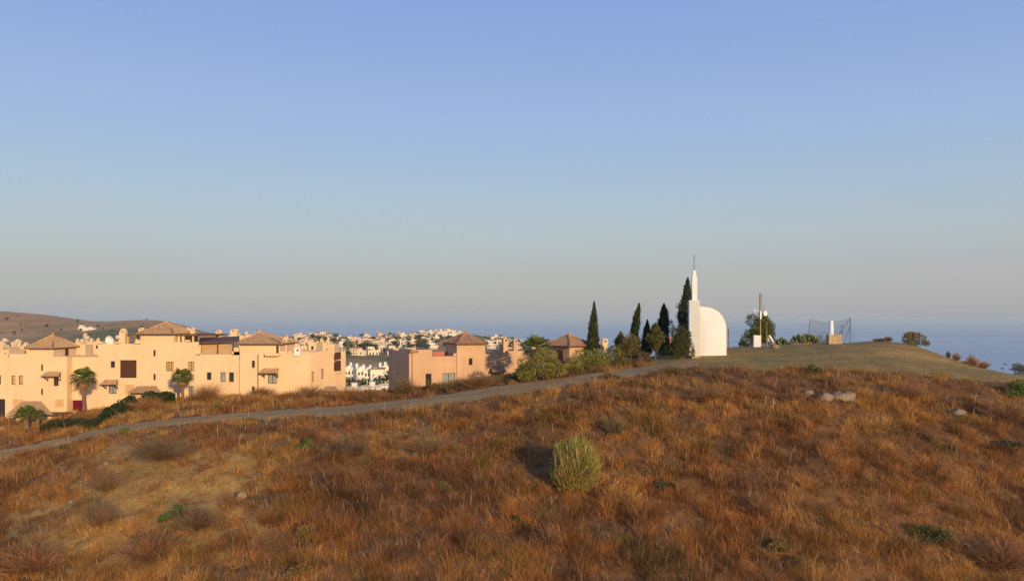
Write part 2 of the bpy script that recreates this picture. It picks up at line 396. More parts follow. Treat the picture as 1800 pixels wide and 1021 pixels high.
valley = structure(np_mesh('valley_hills', V, np.full(len(idx), 4), idx.ravel(), M_far, tint.reshape(-1, 3)))
valley.data.polygons.foreach_set('use_smooth', np.ones(len(idx), bool))

# ---------------------------------------------------------------- sea
mb = MB(); S_ = 160000.0
mb.quad((-S_, -2000, 0), (S_, -2000, 0), (S_, S_, 0), (-S_, S_, 0))
M_sea = bpy.data.materials.new('sea_water'); M_sea.use_nodes = True
nt = M_sea.node_tree; N = nt.nodes; L = nt.links; b = N['Principled BSDF']
b.inputs['Base Color'].default_value = (0.34, 0.45, 0.50, 1); b.inputs['Roughness'].default_value = 0.35; b.inputs['IOR'].default_value = 1.33
tc = N.new('ShaderNodeTexCoord'); mp = N.new('ShaderNodeMapping'); mp.inputs['Scale'].default_value = (0.00012, 0.0011, 1)
L.new(tc.outputs['Object'], mp.inputs['Vector'])
no = N.new('ShaderNodeTexNoise'); no.inputs['Scale'].default_value = 1; no.inputs['Detail'].default_value = 4; L.new(mp.outputs['Vector'], no.inputs['Vector'])
rr = N.new('ShaderNodeMapRange'); rr.inputs['From Min'].default_value = 0.35; rr.inputs['From Max'].default_value = 0.65; rr.inputs['To Min'].default_value = 0.28; rr.inputs['To Max'].default_value = 0.5
L.new(no.outputs['Fac'], rr.inputs['Value']); L.new(rr.outputs['Result'], b.inputs['Roughness'])
nb = N.new('ShaderNodeTexNoise'); nb.inputs['Scale'].default_value = 0.05; nb.inputs['Detail'].default_value = 5; L.new(tc.outputs['Object'], nb.inputs['Vector'])
bp = N.new('ShaderNodeBump'); bp.inputs['Distance'].default_value = 2.2; bp.inputs['Strength'].default_value = 1.0
L.new(nb.outputs['Fac'], bp.inputs['Height']); L.new(bp.outputs['Normal'], b.inputs['Normal'])
sea = structure(mb.build('sea', M_sea))

# ---------------------------------------------------------------- villas
class House:
    def __init__(s, name, label, cat, px, Y, yaw, base_py, group=None, wall=None, tile=None):
        s.yaw = R(yaw); s.ex = (math.cos(s.yaw), math.sin(s.yaw)); s.ey = (-math.sin(s.yaw), math.cos(s.yaw))
        s.O = (wx(px, Y), Y); s.zb = wz(base_py, Y)
        s.root = thing(name, label, cat, (s.O[0], s.O[1], s.zb), s.yaw, group)
        s.wm = MB(); s.wall = wall or M_cream; s.tile = tile or M_tile
    def Yd(s, px, w=0):
        k = (px - CX) / F
        return (s.O[0] * s.ey[0] + s.O[1] * s.ey[1] + w) / (k * s.ey[0] + s.ey[1])
    def u(s, px, w=0):
        Y = s.Yd(px, w); k = (px - CX) / F
        return (k * Y - s.O[0]) * s.ex[0] + (Y - s.O[1]) * s.ex[1]
    def z(s, px, py, w=0):
        return wz(py, s.Yd(px, w)) - s.zb
    # -- walls
    def block(s, px0, px1, ytop, w0=0.0, depth=6.0, opens=(), zb=-3.0, par=0.55, pxt=None, m=0, coping=True):
        u0, u1 = s.u(px0, w0), s.u(px1, w0); zt = s.z(pxt if pxt is not None else (px0 + px1) / 2, ytop, w0)
        s.panel(u0, u1, zb, zt, w0, [s.rect(o, w0) for o in opens], m)
        b = s.wm; w1 = w0 + depth; t = 0.28
        b.quad((u1, w0, zb), (u1, w1, zb), (u1, w1, zt), (u1, w0, zt), m)
        b.quad((u0, w1, zb), (u0, w0, zb), (u0, w0, zt), (u0, w1, zt), m)
        b.quad((u1, w1, zb), (u0, w1, zb), (u0, w1, zt), (u1, w1, zt), m)
        o = [(u0, w0), (u1, w0), (u1, w1), (u0, w1)]; i = [(u0 + t, w0 + t), (u1 - t, w0 + t), (u1 - t, w1 - t), (u0 + t, w1 - t)]
        for k in range(4):
            n = (k + 1) % 4
            b.quad((*o[k], zt), (*o[n], zt), (*i[n], zt), (*i[k], zt), m)
            b.quad((*i[k], zt), (*i[n], zt), (*i[n], zt - par), (*i[k], zt - par), m)
        b.quad(*[(*q, zt - par) for q in i], m)
        return u0, u1, zt
    def rect(s, o, w): return (s.u(o[0], w), s.z((o[0] + o[2]) / 2, o[3], w), s.u(o[2], w), s.z((o[0] + o[2]) / 2, o[1], w))
    def panel(s, u0, u1, z0, z1, w, ops, m=0, rec=0.2):
        us = sorted({u0, u1, *[a for o in ops for a in (o[0], o[2]) if u0 < a < u1]}); zs = sorted({z0, z1, *[a for o in ops for a in (o[1], o[3]) if z0 < a < z1]})
        for a, b in zip(us, us[1:]):
            for c, d in zip(zs, zs[1:]):
                mu, mz = (a + b) / 2, (c + d) / 2
                if any(o[0] < mu < o[2] and o[1] < mz < o[3] for o in ops): continue
                s.wm.quad((a, w, c), (b, w, c), (b, w, d), (a, w, d), m)
        for o in ops:
            a, c, b, d = o
            s.wm.quad((a, w, c), (a, w + rec, c), (a, w + rec, d), (a, w, d), m); s.wm.quad((b, w + rec, c), (b, w, c), (b, w, d), (b, w + rec, d), m)
            s.wm.quad((a, w, c), (b, w, c), (b, w + rec, c), (a, w + rec, c), m); s.wm.quad((a, w + rec, d), (b, w + rec, d), (b, w, d), (a, w, d), m)
    def abox(s, px0, px1, y0, y1, w0=0.0, depth=0.5, m=0):
        """solid box added to the walls (pier, parapet step)"""
        s.wm.box(s.u(px0, w0), w0, s.z(px0, y1, w0), s.u(px1, w0), w0 + depth, s.z(px0, y0, w0), m)
    def finish(s): return s.wm.build('wall', [s.wall, M_red, M_eave], s.root)
    # -- openings
    def window(s, o, w0=0.0, kind='dark', name='window', panes=1):
        u0, z0, u1, z1 = s.rect(o, w0); fr = MB(); t = 0.07; d0, d1 = w0 + 0.09, w0 + 0.17
        dark = M_brown
        if kind in ('roller', 'slats', 'burgundy'):
            n = max(3, int((z1 - z0) / 0.12)) if kind != 'slats' else max(4, int((u1 - u0) / 0.16))
            for i in range(n):
                if kind != 'slats':
                    a = z0 + (z1 - z0) * i / n; b = z0 + (z1 - z0) * (i + 1) / n
                    fr.quad((u0, d0 + 0.05, a), (u1, d0 + 0.05, a), (u1, d0 + 0.02, b - 0.02), (u0, d0 + 0.02, b - 0.02)); fr.quad((u0, d0 + 0.02, b - 0.02), (u1, d0 + 0.02, b - 0.02), (u1, d0 + 0.05, b), (u0, d0 + 0.05, b))
                else:
                    a = u0 + (u1 - u0) * i / n; b = u0 + (u1 - u0) * (i + 1) / n
                    fr.box(a + 0.015, d0, z0, b - 0.015, d0 + 0.06, z1)
            if kind == 'slats': fr.quad((u0, d0 + 0.05, z0), (u1, d0 + 0.05, z0), (u1, d0 + 0.05, z1), (u0, d0 + 0.05, z1))
            return fr.build({'roller': 'roller_shutter', 'slats': 'shutter', 'burgundy': 'garage_door'}[kind] if name == 'window' else name, {'roller': M_roller, 'slats': M_brown, 'burgundy': M_burg}[kind], s.root)
        f = None
        fr.box(u0, d0, z0, u0 + t, d1, z1); fr.box(u1 - t, d0, z0, u1, d1, z1); fr.box(u0 + t, d0, z0, u1 - t, d1, z0 + t); fr.box(u0 + t, d0, z1 - t, u1 - t, d1, z1)
        for k in range(1, panes):
            c = u0 + (u1 - u0) * k / panes; fr.box(c - t / 2, d0 + 0.004, z0 + t, c + t / 2, d1 - 0.004, z1 - t)
        f = fr.build(name, dark, s.root)
        pn = MB()
        pn.box(u0 + 0.02, d1 - 0.05, z0 + 0.02, u1 - 0.02, d1 - 0.02, z1 - 0.02)
        pn.build('pane', M_glass if kind == 'pale' else (M_bamboo if kind == 'blind' else M_glass_dark), f)
        if kind != 'slit':
            sl = MB(); sl.box(u0 - 0.08, w0 - 0.07, z0 - 0.09, u1 + 0.08, w0 - 0.003, z0 - 0.003); sl.build('sill', s.wall, f)
        return f
    # -- roofs
    def hip(s, px0, px1, yeave, apex_py, w0, depth, over=0.45, flat=0.0, name='roof', tile=None, apex_px=None):
        u0, u1 = s.u(px0, w0), s.u(px1, w0); ze = s.z((px0 + px1) / 2, yeave, w0 - over); cu = (u0 + u1) / 2 if apex_px is None else s.u(apex_px, w0 + depth / 2); cw = w0 + depth / 2
        za = s.z((px0 + px1) / 2, apex_py, cw)
        A = [(u0, w0 - over), (u1, w0 - over), (u1, w0 + depth + over), (u0, w0 + depth + over)]
        ap = Vector((cu, cw, za)); rf = MB()
        for k in range(4):
            p = Vector((*A[k], ze)); q = Vector((*A[(k + 1) % 4], ze))
            tile_face(rf, p, q, ap, ap)
        # soffit and fascia
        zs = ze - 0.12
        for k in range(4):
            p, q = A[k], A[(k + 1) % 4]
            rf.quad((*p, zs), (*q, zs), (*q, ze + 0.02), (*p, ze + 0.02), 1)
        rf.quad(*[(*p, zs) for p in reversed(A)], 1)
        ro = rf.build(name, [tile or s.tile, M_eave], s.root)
        for k in range(4):
            rc = MB(); p = Vector((*A[k], ze + 0.06)); rc.tube([p, ap + Vector((0, 0, 0.05))], 0.09, 6); rc.build('ridge_cap', tile or s.tile, ro)
        fb = MB(); fb.blob((cu, cw, za + 0.12), (0.13, 0.13, 0.22), 8, 5, 0.0); fb.build('finial', tile or s.tile, ro)
        return ro
    def awning(s, px0, px1, ytop, ybot, w0=0.0, proj=1.0, tile=None):
        u0, u1 = s.u(px0, w0 - proj / 2), s.u(px1, w0 - proj / 2); zt = s.z((px0 + px1) / 2, ytop, w0); zb = s.z((px0 + px1) / 2, ybot, w0 - proj)
        zt = max(zt, zb + 0.35)
        a = MB(); q = 0.25
        tile_face(a, Vector((u0, w0 - proj, zb)), Vector((u1, w0 - proj, zb)), Vector((u0 + q, w0 - 0.01, zt)), Vector((u1 - q, w0 - 0.01, zt)), close=True)
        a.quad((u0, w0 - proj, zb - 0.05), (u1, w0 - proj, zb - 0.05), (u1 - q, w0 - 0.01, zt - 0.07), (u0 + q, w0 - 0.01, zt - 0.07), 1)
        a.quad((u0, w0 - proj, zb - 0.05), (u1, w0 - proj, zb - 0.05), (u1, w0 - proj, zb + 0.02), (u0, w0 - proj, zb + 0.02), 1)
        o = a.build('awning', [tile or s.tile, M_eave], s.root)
        for x in (u0 + 0.35, u1 - 0.35):
            b = MB(); b.tube([(x, w0 - proj + 0.15, zb - 0.06), (x, w0 - 0.02, zb - 0.6)], 0.06, 6); b.tube([(x, w0 - 0.05, zb - 0.65), (x, w0 - 0.05, zt - 0.1)], 0.05, 6); b.build('bracket', M_brown, o)
        return o
    def chimney(s, px0, px1, ytop, ybot, w0, cap=True, name='chimney'):
        u0, u1 = s.u(px0, w0), s.u(px1, w0); zt = s.z(px0, ytop, w0); zb = s.z(px0, ybot, w0); d = u1 - u0; m = MB()
        h = zt - zb
        hb = zb + h * 0.66
        m.box(u0, w0, zb, u1, w0 + d, hb)
        m.box(u0 - 0.05, w0 - 0.05, hb + 0.003, u1 + 0.05, w0 + d + 0.05, hb + 0.09)
        # arched smoke hole under a rounded cap
        q = d * 0.26
        for x in (u0, u1 - q):
            for y in (w0, w0 + d - q): m.box(x, y, hb + 0.093, x + q, y + q, hb + h * 0.17)
        cu, cw = (u0 + u1) / 2, w0 + d / 2; k = 10; zc = hb + h * 0.17
        ringp = None
        for i in range(5):
            t = i / 4 * math.pi / 2; r = (d * 0.62) * math.cos(t); z = zc + (zt - zc) * math.sin(t)
            ring = [(cu + r * 1.0 * math.cos(2 * math.pi * j / k + .3), cw + r * math.sin(2 * math.pi * j / k + .3), z) for j in range(k)]
            if ringp:
                for j in range(k): m.quad(ringp[j], ringp[(j + 1) % k], ring[(j + 1) % k], ring[j])
            else: m.poly(list(reversed(ring)))
            ringp = ring
        return m.build(name, s.wall, s.root)

def tile_face(mb, e0, e1, t0, t1, pitch=0.30, amp=0.05, m=0, close=False):
    """a roof slope from the eave e0-e1 up to t0-t1 (or up to the point t0 == t1), ribbed with rows of barrel tiles"""
    L_ = (e1 - e0).length; d = (e1 - e0) / L_
    up = ((t0 + t1) / 2 - (e0 + e1) / 2); nrm = d.cross(up - d * up.dot(d)).normalized()
    if nrm.z < 0: nrm = -nrm
    n = max(2, int(L_ / pitch)) * 4
    a0 = (t0 - e0).dot(d); a1 = (t1 - e0).dot(d)
    upv = up - d * up.dot(d)
    cols = []
    for i in range(n + 1):
        x = L_ * i / n; ph = (i % 4) / 4 * math.pi; h = amp * math.sin(ph)
        if x < a0 - 1e-6: t = x / a0
        elif x > a1 + 1e-6: t = (L_ - x) / (L_ - a1)
        else: t = 1.0
        t = max(0.0, min(1.0, t)); col = []
        for k in range(4):
            f = t * k / 3
            col.append(tuple(e0 + d * x + upv * f + nrm * (h * (1 if t > 0.03 else 0))))
        cols.append(col)
    for i in range(n):
        for k in range(3):
            mb.poly((cols[i][k], cols[i + 1][k], cols[i + 1][k + 1], cols[i][k + 1]), m)

G_V = None
# ---- villa at the left edge, with a small tower
h = House('villa', 'cream stucco villa at the left edge with burgundy garage door and small tiled tower', 'villa', 60, 100, 0, 737)
h.block(-90, 50, 627.5, 0.15, 9, opens=[(-6, 660, 1.5, 675), (20, 660, 27, 675.5), (33, 660, 40.5, 675.5), (-4, 701, 9, 735), (22, 702, 40, 716)])
for o, k, n in (((-6, 660, 1.5, 675), 'dark', 1), ((20, 660, 27, 675.5), 'blind', 1), ((33, 660, 40.5, 675.5), 'blind', 1)): h.window(o, 0.15, k, panes=n)
h.window((-4, 701, 9, 735), 0.15, 'dark', 'door', 2); h.window((22, 702, 40, 716), 0.15, 'roller')
h.block(50, 94, 611.5, 0.0, 5.2, opens=[(72, 640, 75.5, 651.5), (72, 683, 75.5, 693.5), (90, 661, 102.5, 677.5)][:2])
h.block(94.05, 118, 627, 0.0, 7, opens=[(90 + 4.2, 661, 103, 678), (96, 702.5, 112, 716)])
h.window((72, 640, 75.5, 651.5), 0, 'slit'); h.window((72, 683, 75.5, 693.5), 0, 'slit')
h.window((94.2, 661, 103, 678), 0, 'dark', panes=2); h.window((96, 702.5, 112, 716), 0, 'roller')
h.awning(75, 107, 653, 661.5, 0, 1.1)
h.hip(46.5, 97.5, 612.0, 588.5, 0.0, 5.2, over=0.5)
h.block(118.3, 171.9, 627.5, 1.2, 8, opens=[(126, 703, 146, 722)]); h.window((126, 703, 146, 722), 1.2, 'burgundy')
ds = MB(); uu = h.u(94, 0); ds.box(uu + 0.003, 2.6, h.z(94, 627, 0), uu + 0.05, 3.3, h.z(94, 614.5, 0)); ds.build('terrace_door', M_brown, h.root)
h.abox(86, 92, 624, 633, 0.8, 0.4); h.chimney(-40, -31, 606, 628, 3)
h.abox(0, 14, 622, 629, 1.5, 0.3); h.abox(36, 50, 624, 629, 0.4, 0.3)
h.abox(141, 150, 606, 629, 6, 2.0)
# lean-to with a tiled roof in front
h.block(28, 52, 722, -7.0, 3.0, zb=-4)
tb = MB(); tile_face(tb, Vector((h.u(10, -7.6), -7.6, h.z(40, 729, -7.6))), Vector((h.u(94, -7.6), -7.6, h.z(40, 729, -7.6))), Vector((h.u(36, -4.5), -4.5, h.z(60, 705, -4.5))), Vector((h.u(72, -4.5), -4.5, h.z(60, 705, -4.5))))
tb.quad((h.u(10, -7.6), -7.6, h.z(40, 731, -7.6)), (h.u(94, -7.6), -7.6, h.z(40, 731, -7.6)), (h.u(94, -7.6), -3.5, h.z(40, 731, -7.6)), (h.u(10, -7.6), -3.5, h.z(40, 731, -7.6)), 1)
tb.build('porch_roof', [M_tile, M_eave], h.root)
pw = MB(); pw.box(h.u(50, -7), -7.0, -4, h.u(90, -7), -4, h.z(60, 731.4, -7.0)); pw.build('porch_wall', M_cream, h.root)
h.finish()

# ---- the large villa in the middle of the row
h = House('villa', 'large cream villa with wide brown shutter and tallest tiled tower of the row', 'villa', 300, 100, 0, 697)
h.block(172, 247.2, 604, 0.2, 9, opens=[(194.5, 634.5, 202, 646), (211, 633, 240, 664), (191, 676, 205, 691.5), (219.5, 676, 236, 692)])
h.window((194.5, 634.5, 202, 646), 0.2, 'dark'); h.window((211, 633, 240, 664), 0.2, 'slats'); h.window((191, 676, 205, 691.5), 0.2, 'pale', panes=2); h.window((219.5, 676, 236, 692), 0.2, 'roller')
h.awning(178, 208, 667, 676, 0.2, 1.1)
h.abox(212, 240, 629.5, 632.8, 0.02, 0.17)
for a, b, c in ((172, 178, 600), (203, 210, 601), (236, 241, 601), (241, 247, 597.5)): h.abox(a, b, c, 605, 0.2, 0.3)
h.chimney(210, 219.5, 577, 604.5, 1.0); h.chimney(243.5, 252, 575.5, 590, 5.5); h.chimney(325.5, 332, 575.5, 592, 5.0); h.chimney(334, 341, 575.5, 592, 3.5)
h.block(247.3, 306, 587.5, 0.0, 7.5, opens=[(269.5, 615, 273.5, 626), (269.5, 657, 273.5, 668), (292, 635.5, 305, 652)])
h.window((269.5, 615, 273.5, 626), 0, 'slit'); h.window((269.5, 657, 273.5, 668), 0, 'slit'); h.window((292, 635.5, 305, 652), 0, 'blind', panes=3)
h.hip(243, 309, 587.0, 566.0, 0.0, 6.0, over=0.6)
sb = MB(); sb.box(h.u(218, 1.5), 1.5, h.z(230, 589.5, 1.5), h.u(246.5, 1.5), 6, h.z(230, 587.6, 1.5)); sb.build('terrace_roof', M_eave, h.root); sb = MB(); sb.box(h.u(325, 4.0), 4.0, h.z(340, 589.6, 4), h.u(371, 4.0), 9, h.z(340, 587.4, 4)); sb.build('terrace_roof', M_eave, h.root)
for a in (221, 238): h.abox(a, a + 4, 589.6, 605, 2.0, 0.4)
# roofed terrace right of the tower
h.block(306.1, 322, 601.5, 0.12, 7, opens=[]); h.block(322.1, 344, 601.5, 0.0, 7.2, opens=[(331, 635.5, 341.5, 652), (331.5, 678, 340.5, 700)])
h.window((331, 635.5, 341.5, 652), 0, 'blind', panes=2); h.window((331.5, 678, 340.5, 700), 0, 'pale', 'door', 2)
for a, b in ((306, 308), (312, 315.5), (319.5, 323.5), (338, 340)): h.abox(a, b, 590, 602, 0.5, 0.3)
h.abox(307, 346, 587.2, 590.2, 0.3, 6.0, 2); h.abox(323.5, 338, 591, 602, 3.0, 0.3); h.abox(306, 345, 590.3, 603, 6.0, 0.3)
h.abox(345, 349, 601, 607, 0.0, 0.3); h.abox(350, 352.5, 606, 613, 0.0, 0.3)
# terrace with bamboo blinds under a flat roof
h.block(344.1, 421, 622.5, 0.05, 8, opens=[(363.5, 654, 371.5, 667.5), (387.5, 654, 396.5, 671), (402.5, 654, 411, 671)])
h.window((363.5, 654, 371.5, 667.5), 0.05, 'dark'); h.window((387.5, 654, 396.5, 671), 0.05, 'pale'); h.window((402.5, 654, 411, 671), 0.05, 'dark', panes=2)
for a, b, c in ((344, 349, 603), (349, 352.5, 612), (408, 421, 618), (411, 421, 611)): h.abox(a, b, c, 624, 0.05, 0.3)
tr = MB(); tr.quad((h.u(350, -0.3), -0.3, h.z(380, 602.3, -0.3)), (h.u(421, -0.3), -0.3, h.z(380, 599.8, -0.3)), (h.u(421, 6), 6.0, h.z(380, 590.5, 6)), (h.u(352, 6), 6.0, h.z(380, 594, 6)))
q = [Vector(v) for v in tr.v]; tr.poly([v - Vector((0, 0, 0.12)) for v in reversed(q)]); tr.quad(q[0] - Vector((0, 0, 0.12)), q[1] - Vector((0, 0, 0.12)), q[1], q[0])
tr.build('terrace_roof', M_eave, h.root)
for a, b in ((354, 381), (383.5, 408)):
    bb = MB(); bb.box(h.u(a, 0.6), 0.6, h.z(a, 622, 0.6), h.u(b, 0.6), 0.64, h.z(a, 602.5, 0.6)); bb.build('bamboo_blind', M_bamboo, h.root)
for a in (353, 382, 409):
    bb = MB(); bb.box(h.u(a, 0.5), 0.5, h.z(a, 623, 0.5), h.u(a, 0.5) + 0.1, 0.58, h.z(a, 602, 0.5)); bb.build('post', M_brown, h.root)
h.chimney(379, 388, 579.5, 597, 8); h.chimney(404.5, 416.5, 577.5, 594, 9.0)
# satellite dish on the flat roof
sd_ = MB(); c = Vector((h.u(194, 0.8), 0.8, h.z(194, 598, 0.8)))
k = 12
for i in range(3):
    for j in range(k):
        def rp_(i, j): 
            r = 0.55 * i / 3; t = 2 * math.pi * j / k; return (c.x + r * math.cos(t), c.y - 0.18 * (i / 3) ** 2 - 0.25 * r * math.sin(t), c.z + r * math.sin(t))
        sd_.quad(rp_(i, j), rp_(i + 1, j), rp_(i + 1, j + 1), rp_(i, j + 1))
sd_.tube([c, c - Vector((0, -0.1, 0.7))], 0.04, 6); sd_.tube([c - Vector((0, 0, 0.5)), c + Vector((0, -0.6, 0))], 0.02, 5)
sd_.build('satellite_dish', M_wpaint, h.root)
h.chimney(187, 193, 590, 604, 2.0)
# garage with a low gabled tile roof
h.block(233, 250, 700, -4.0, 3.0, zb=-3)
g0, g1, gm = h.u(223, -5.2), h.u(287, -5.2), h.u(268, -4)
tb = MB(); tile_face(tb, Vector((g0, -5.4, h.z(250, 691, -5.4))), Vector((g1, -5.4, h.z(250, 691, -5.4))), Vector((h.u(243, -2.6), -2.6, h.z(250, 678.5, -2.6))), Vector((h.u(274, -2.6), -2.6, h.z(250, 678.5, -2.6))))
tb.quad((g0, -5.4, h.z(250, 692.5, -5.4)), (g1, -5.4, h.z(250, 692.5, -5.4)), (g1, -2.0, h.z(250, 692.5, -5.4)), (g0, -2.0, h.z(250, 692.5, -5.4)), 1)
tb.build('porch_roof', [M_tile, M_eave], h.root)
pw = MB(); pw.box(h.u(228, -5), -4.9, -3, h.u(283, -5), -2.2, h.z(250, 692.8, -5.0)); pw.build('porch_wall', M_cream, h.root)
h.finish()

# ---- right end of the cream row
h = House('villa', 'cream villa at the right end of the row with roof vent and corner balconies', 'villa', 470, 99.7, 0, 694)
h.block(421.2, 492, 605.5, 0.0, 7.0, opens=[(442.5, 633.5, 448, 646), (442.5, 679, 447.5, 691), (471, 656.5, 486.5, 674)])
h.window((442.5, 633.5, 448, 646), 0, 'dark'); h.window((442.5, 679, 447.5, 691), 0, 'slit'); h.window((471, 656.5, 486.5, 674), 0, 'pale', panes=2)
h.awning(457.5, 491, 647, 656, 0, 1.1)
h.hip(416, 496.5, 604.5, 583.5, 0.0, 7.0, over=0.5, apex_px=457)
ts = MB(); ts.tube([(h.u(453.5, -0.08), -0.08, -2), (h.u(453.5, -0.08), -0.08, h.z(453, 622, 0))], 0.05, 6); ts.build('drain_pipe', M_brown, h.root)
h.chimney(496.5, 503.5, 592, 620, 2.5); h.chimney(487.5, 492, 592, 606, 8.0)
h.block(492.1, 546, 621, 0.1, 9); h.abox(492.1, 504, 617, 621.3, 0.1, 0.3); h.abox(529, 546, 618.5, 621.3, 0.1, 0.3); h.abox(506, 513, 617.5, 621.3, 0.1, 0.3)
ww = MB(); ww.box(h.u(485.5, -0.02), -0.03, h.z(485, 620.5, 0), h.u(490, -0.02), -0.005, h.z(485, 606.8, 0)); ww.build('door', M_brown, h.root)
ww = MB(); ww.box(h.u(466, -0.8), -0.85, h.z(485, 625, 0), h.u(490, -0.8), -0.005, h.z(485, 620.5, 0)); ww.build('balcony', M_cream, h.root)
# roof vent box
vt = MB(); x0, x1 = h.u(517.5, 0.3), h.u(527.5, 0.3); za, zb_ = h.z(520, 612.5, 0.3), h.z(520, 621.5, 0.3)
vt.box(x0, 0.3, zb_, x1, 0.9, za); vt.box(x0 - 0.05, 0.25, za + 0.003, x1 + 0.05, 0.95, za + 0.1); vt.box(x0 + 0.05, -0.25, zb_ - 0.25, x1 + 0.05, 0.095, zb_ - 0.02)
vt.tube([((x0 + x1) / 2 + .05, 0.28, (za + zb_) / 2 + .1), ((x0 + x1) / 2 + .05, 0.31, (za + zb_) / 2 + .1)], 0.14, 10, 1)
vt.build('roof_vent', [M_wpaint, M_brown], h.root)
# the end wall that turns away to the right, with a stepped parapet and two tall windows
h2 = House('end_wing_frame', '', '', 546, 99.8, 64, 694); bpy.data.objects.remove(h2.root)
def relink(o_house):
    o_house.root = bpy.data.objects.new('end_wing', None); COL.objects.link(o_house.root); o_house.root.location = (o_house.O[0] - h.O[0], o_house.O[1] - h.O[1], o_house.zb - h.zb); o_house.root.rotation_euler = (0, 0, o_house.yaw); o_house.root.parent = h.root
relink(h2)
h2.wm = MB()
h2.panel(0, h2.u(587), -3, h2.z(550, 621), 0, [h2.rect((547.5, 653, 552, 671), 0), h2.rect((564.5, 648, 569, 665.5), 0)])
h2.wm.quad((0, 0.3, h2.z(550, 621)), (0, 0, h2.z(550, 621)), (h2.u(587), 0, h2.z(550, 621)), (h2.u(587), 0.3, h2.z(550, 621)))
for i, (a, b, c) in enumerate(((548, 556, 619.5), (556, 564, 618), (564, 572, 616.5), (572, 579, 615), (579, 587, 610.5))):
    h2.wm.box(h2.u(a), 0.0, h2.z(550, 621) + 0.0, h2.u(b), 0.28, h2.z(b, c), 0, bottom=False)
uE = h2.u(587)
h2.wm.box(uE + 0.003, 1.2, -3, uE + 1.9, 6, h2.z(587, 600 + 18), 0)
h2.wm.quad((uE, 0, -3), (uE, 1.2, -3), (uE, 1.2, h2.z(587, 612)), (uE, 0, h2.z(587, 612)))
h2.wm.box(uE + 1.5, 0.05, -3, uE + 2.5, 1.19, h2.z(600, 617.5), 0)
h2.wm.box(uE + 0.003, 0.05, -3, uE + 1.497, 1.19, h2.z(592, 655), 0)
h2.wm.box(uE + 0.003, -0.25, h2.z(592, 656), uE + 1.497, 0.0, h2.z(592, 652), 0)
h2.wm.build('wall', [M_cream, M_red, M_eave], h2.root)
h2.window((547.5, 653, 552, 671), 0, 'blind', 'window'); h2.window((564.5, 648, 569, 665.5), 0, 'blind', 'window')
for a, b in ((619, 631), (634, 655)):
    bp_ = MB(); bp_.box(uE + 0.25, 0.01, h2.z(592, b), uE + 1.45, 0.047, h2.z(592, a)); bp_.build('balcony_door', M_brown, h2.root)
h.finish()
tb = MB(); tile_face(tb, Vector((h.u(563, -3), -3, h.z(570, 688, -3))), Vector((h.u(597, -3), -3, h.z(570, 688, -3))), Vector((h.u(573, -1), -1, h.z(570, 679, -1))), Vector((h.u(590, -1), -1, h.z(570, 679, -1))))
tb.quad((h.u(563, -3), -3, h.z(570, 689.4, -3)), (h.u(597, -3), -3, h.z(570, 689.4, -3)), (h.u(597, -3), -0.6, h.z(570, 689.4, -3)), (h.u(563, -3), -0.6, h.z(570, 689.4, -3)), 1)
tb.build('porch_roof', [M_tile, M_eave], h.root)
tb = MB(); tb.box(h.u(569, -2.8), -2.8, -3, h.u(594, -2.8), -0.7, h.z(570, 689.7, -2.8)); tb.build('porch_wall', M_cream, h.root)

# ---- salmon villa right of the gap, soft shade in its wall colour
h = House('villa', 'villa with shade-toned salmon walls between the valley gap and the palm with terracotta hipped tower', 'villa', 725, 98, 20, 692, wall=M_salmon_shade, tile=M_tile_dark)
h.block(725, 760, 614.5, 0.0, 7.5, opens=[(748, 656.5, 758.5, 679)], par=0.5, pxt=745); h.window((748, 656.5, 758.5, 679), 0, 'dark', 'door')
h.block(760.1, 803, 626, 0.05, 8, opens=[(778, 655.5, 800, 674.5)], par=0.3, pxt=790); h.window((778, 655.5, 800, 674.5), 0.05, 'pale', panes=2)
h.abox(761, 791, 618.5, 627, 4.0, 0.3, 1); h.abox(797, 803, 621, 627, 0.05, 0.5)
h.block(803.1, 853, 604.5, -0.1, 5.2, opens=[(824, 629.5, 830.5, 641.5)], pxt=828); h.window((824, 629.5, 830.5, 641.5), -0.1, 'slit')
h.hip(799.5, 856.5, 604.0, 585.5, -0.1, 5.2, over=0.5)
h.block(853.1, 880, 621.5, 0.5, 6, pxt=866); h.block(880.1, 893, 621.0, 0.35, 6, pxt=886); h.block(893.1, 925, 616.5, 0.3, 6.5, pxt=905)
h.abox(880.5, 884, 617, 622, 0.3, 0.5)
h.chimney(885, 893, 591.5, 620, 1.2); h.chimney(903, 909.5, 594, 618, 1.5)
h.abox(880, 885, 605, 622, 2.5, 0.4)
# planter on the parapet corner
pl = MB(); pl.box(h.u(721, -0.1), -0.12, h.z(728, 620, 0), h.u(735, -0.1), 0.5, h.z(728, 616, 0)); pl.build('planter', M_stone, h.root)
h.awning(862.5, 889, 645, 653.5, 0.4, 1.2); ww = MB(); ww.box(h.u(864, 0.4), 0.42, h.z(870, 672, 0.4), h.u(880, 0.4), 0.48, h.z(870, 655, 0.4)); ww.build('window', M_glass_dark, h.root)
h.finish()
# left end wall, a lower wing set back a little
wg = MB(); u_ = h.u(725.0, 0)
wg.box(u_ - 0.35, 0.3, -4, u_ - 0.003, 13, h.z(725, 620.0, 0)); wg.build('end_wall', M_salmon_shade, h.root)
ww = MB(); ww.box(u_ - 0.4, 6.5, h.z(707, 659, 5), u_ - 0.353, 6.8, h.z(707, 656, 5)); ww.build('vent_hole', M_brown, h.root)

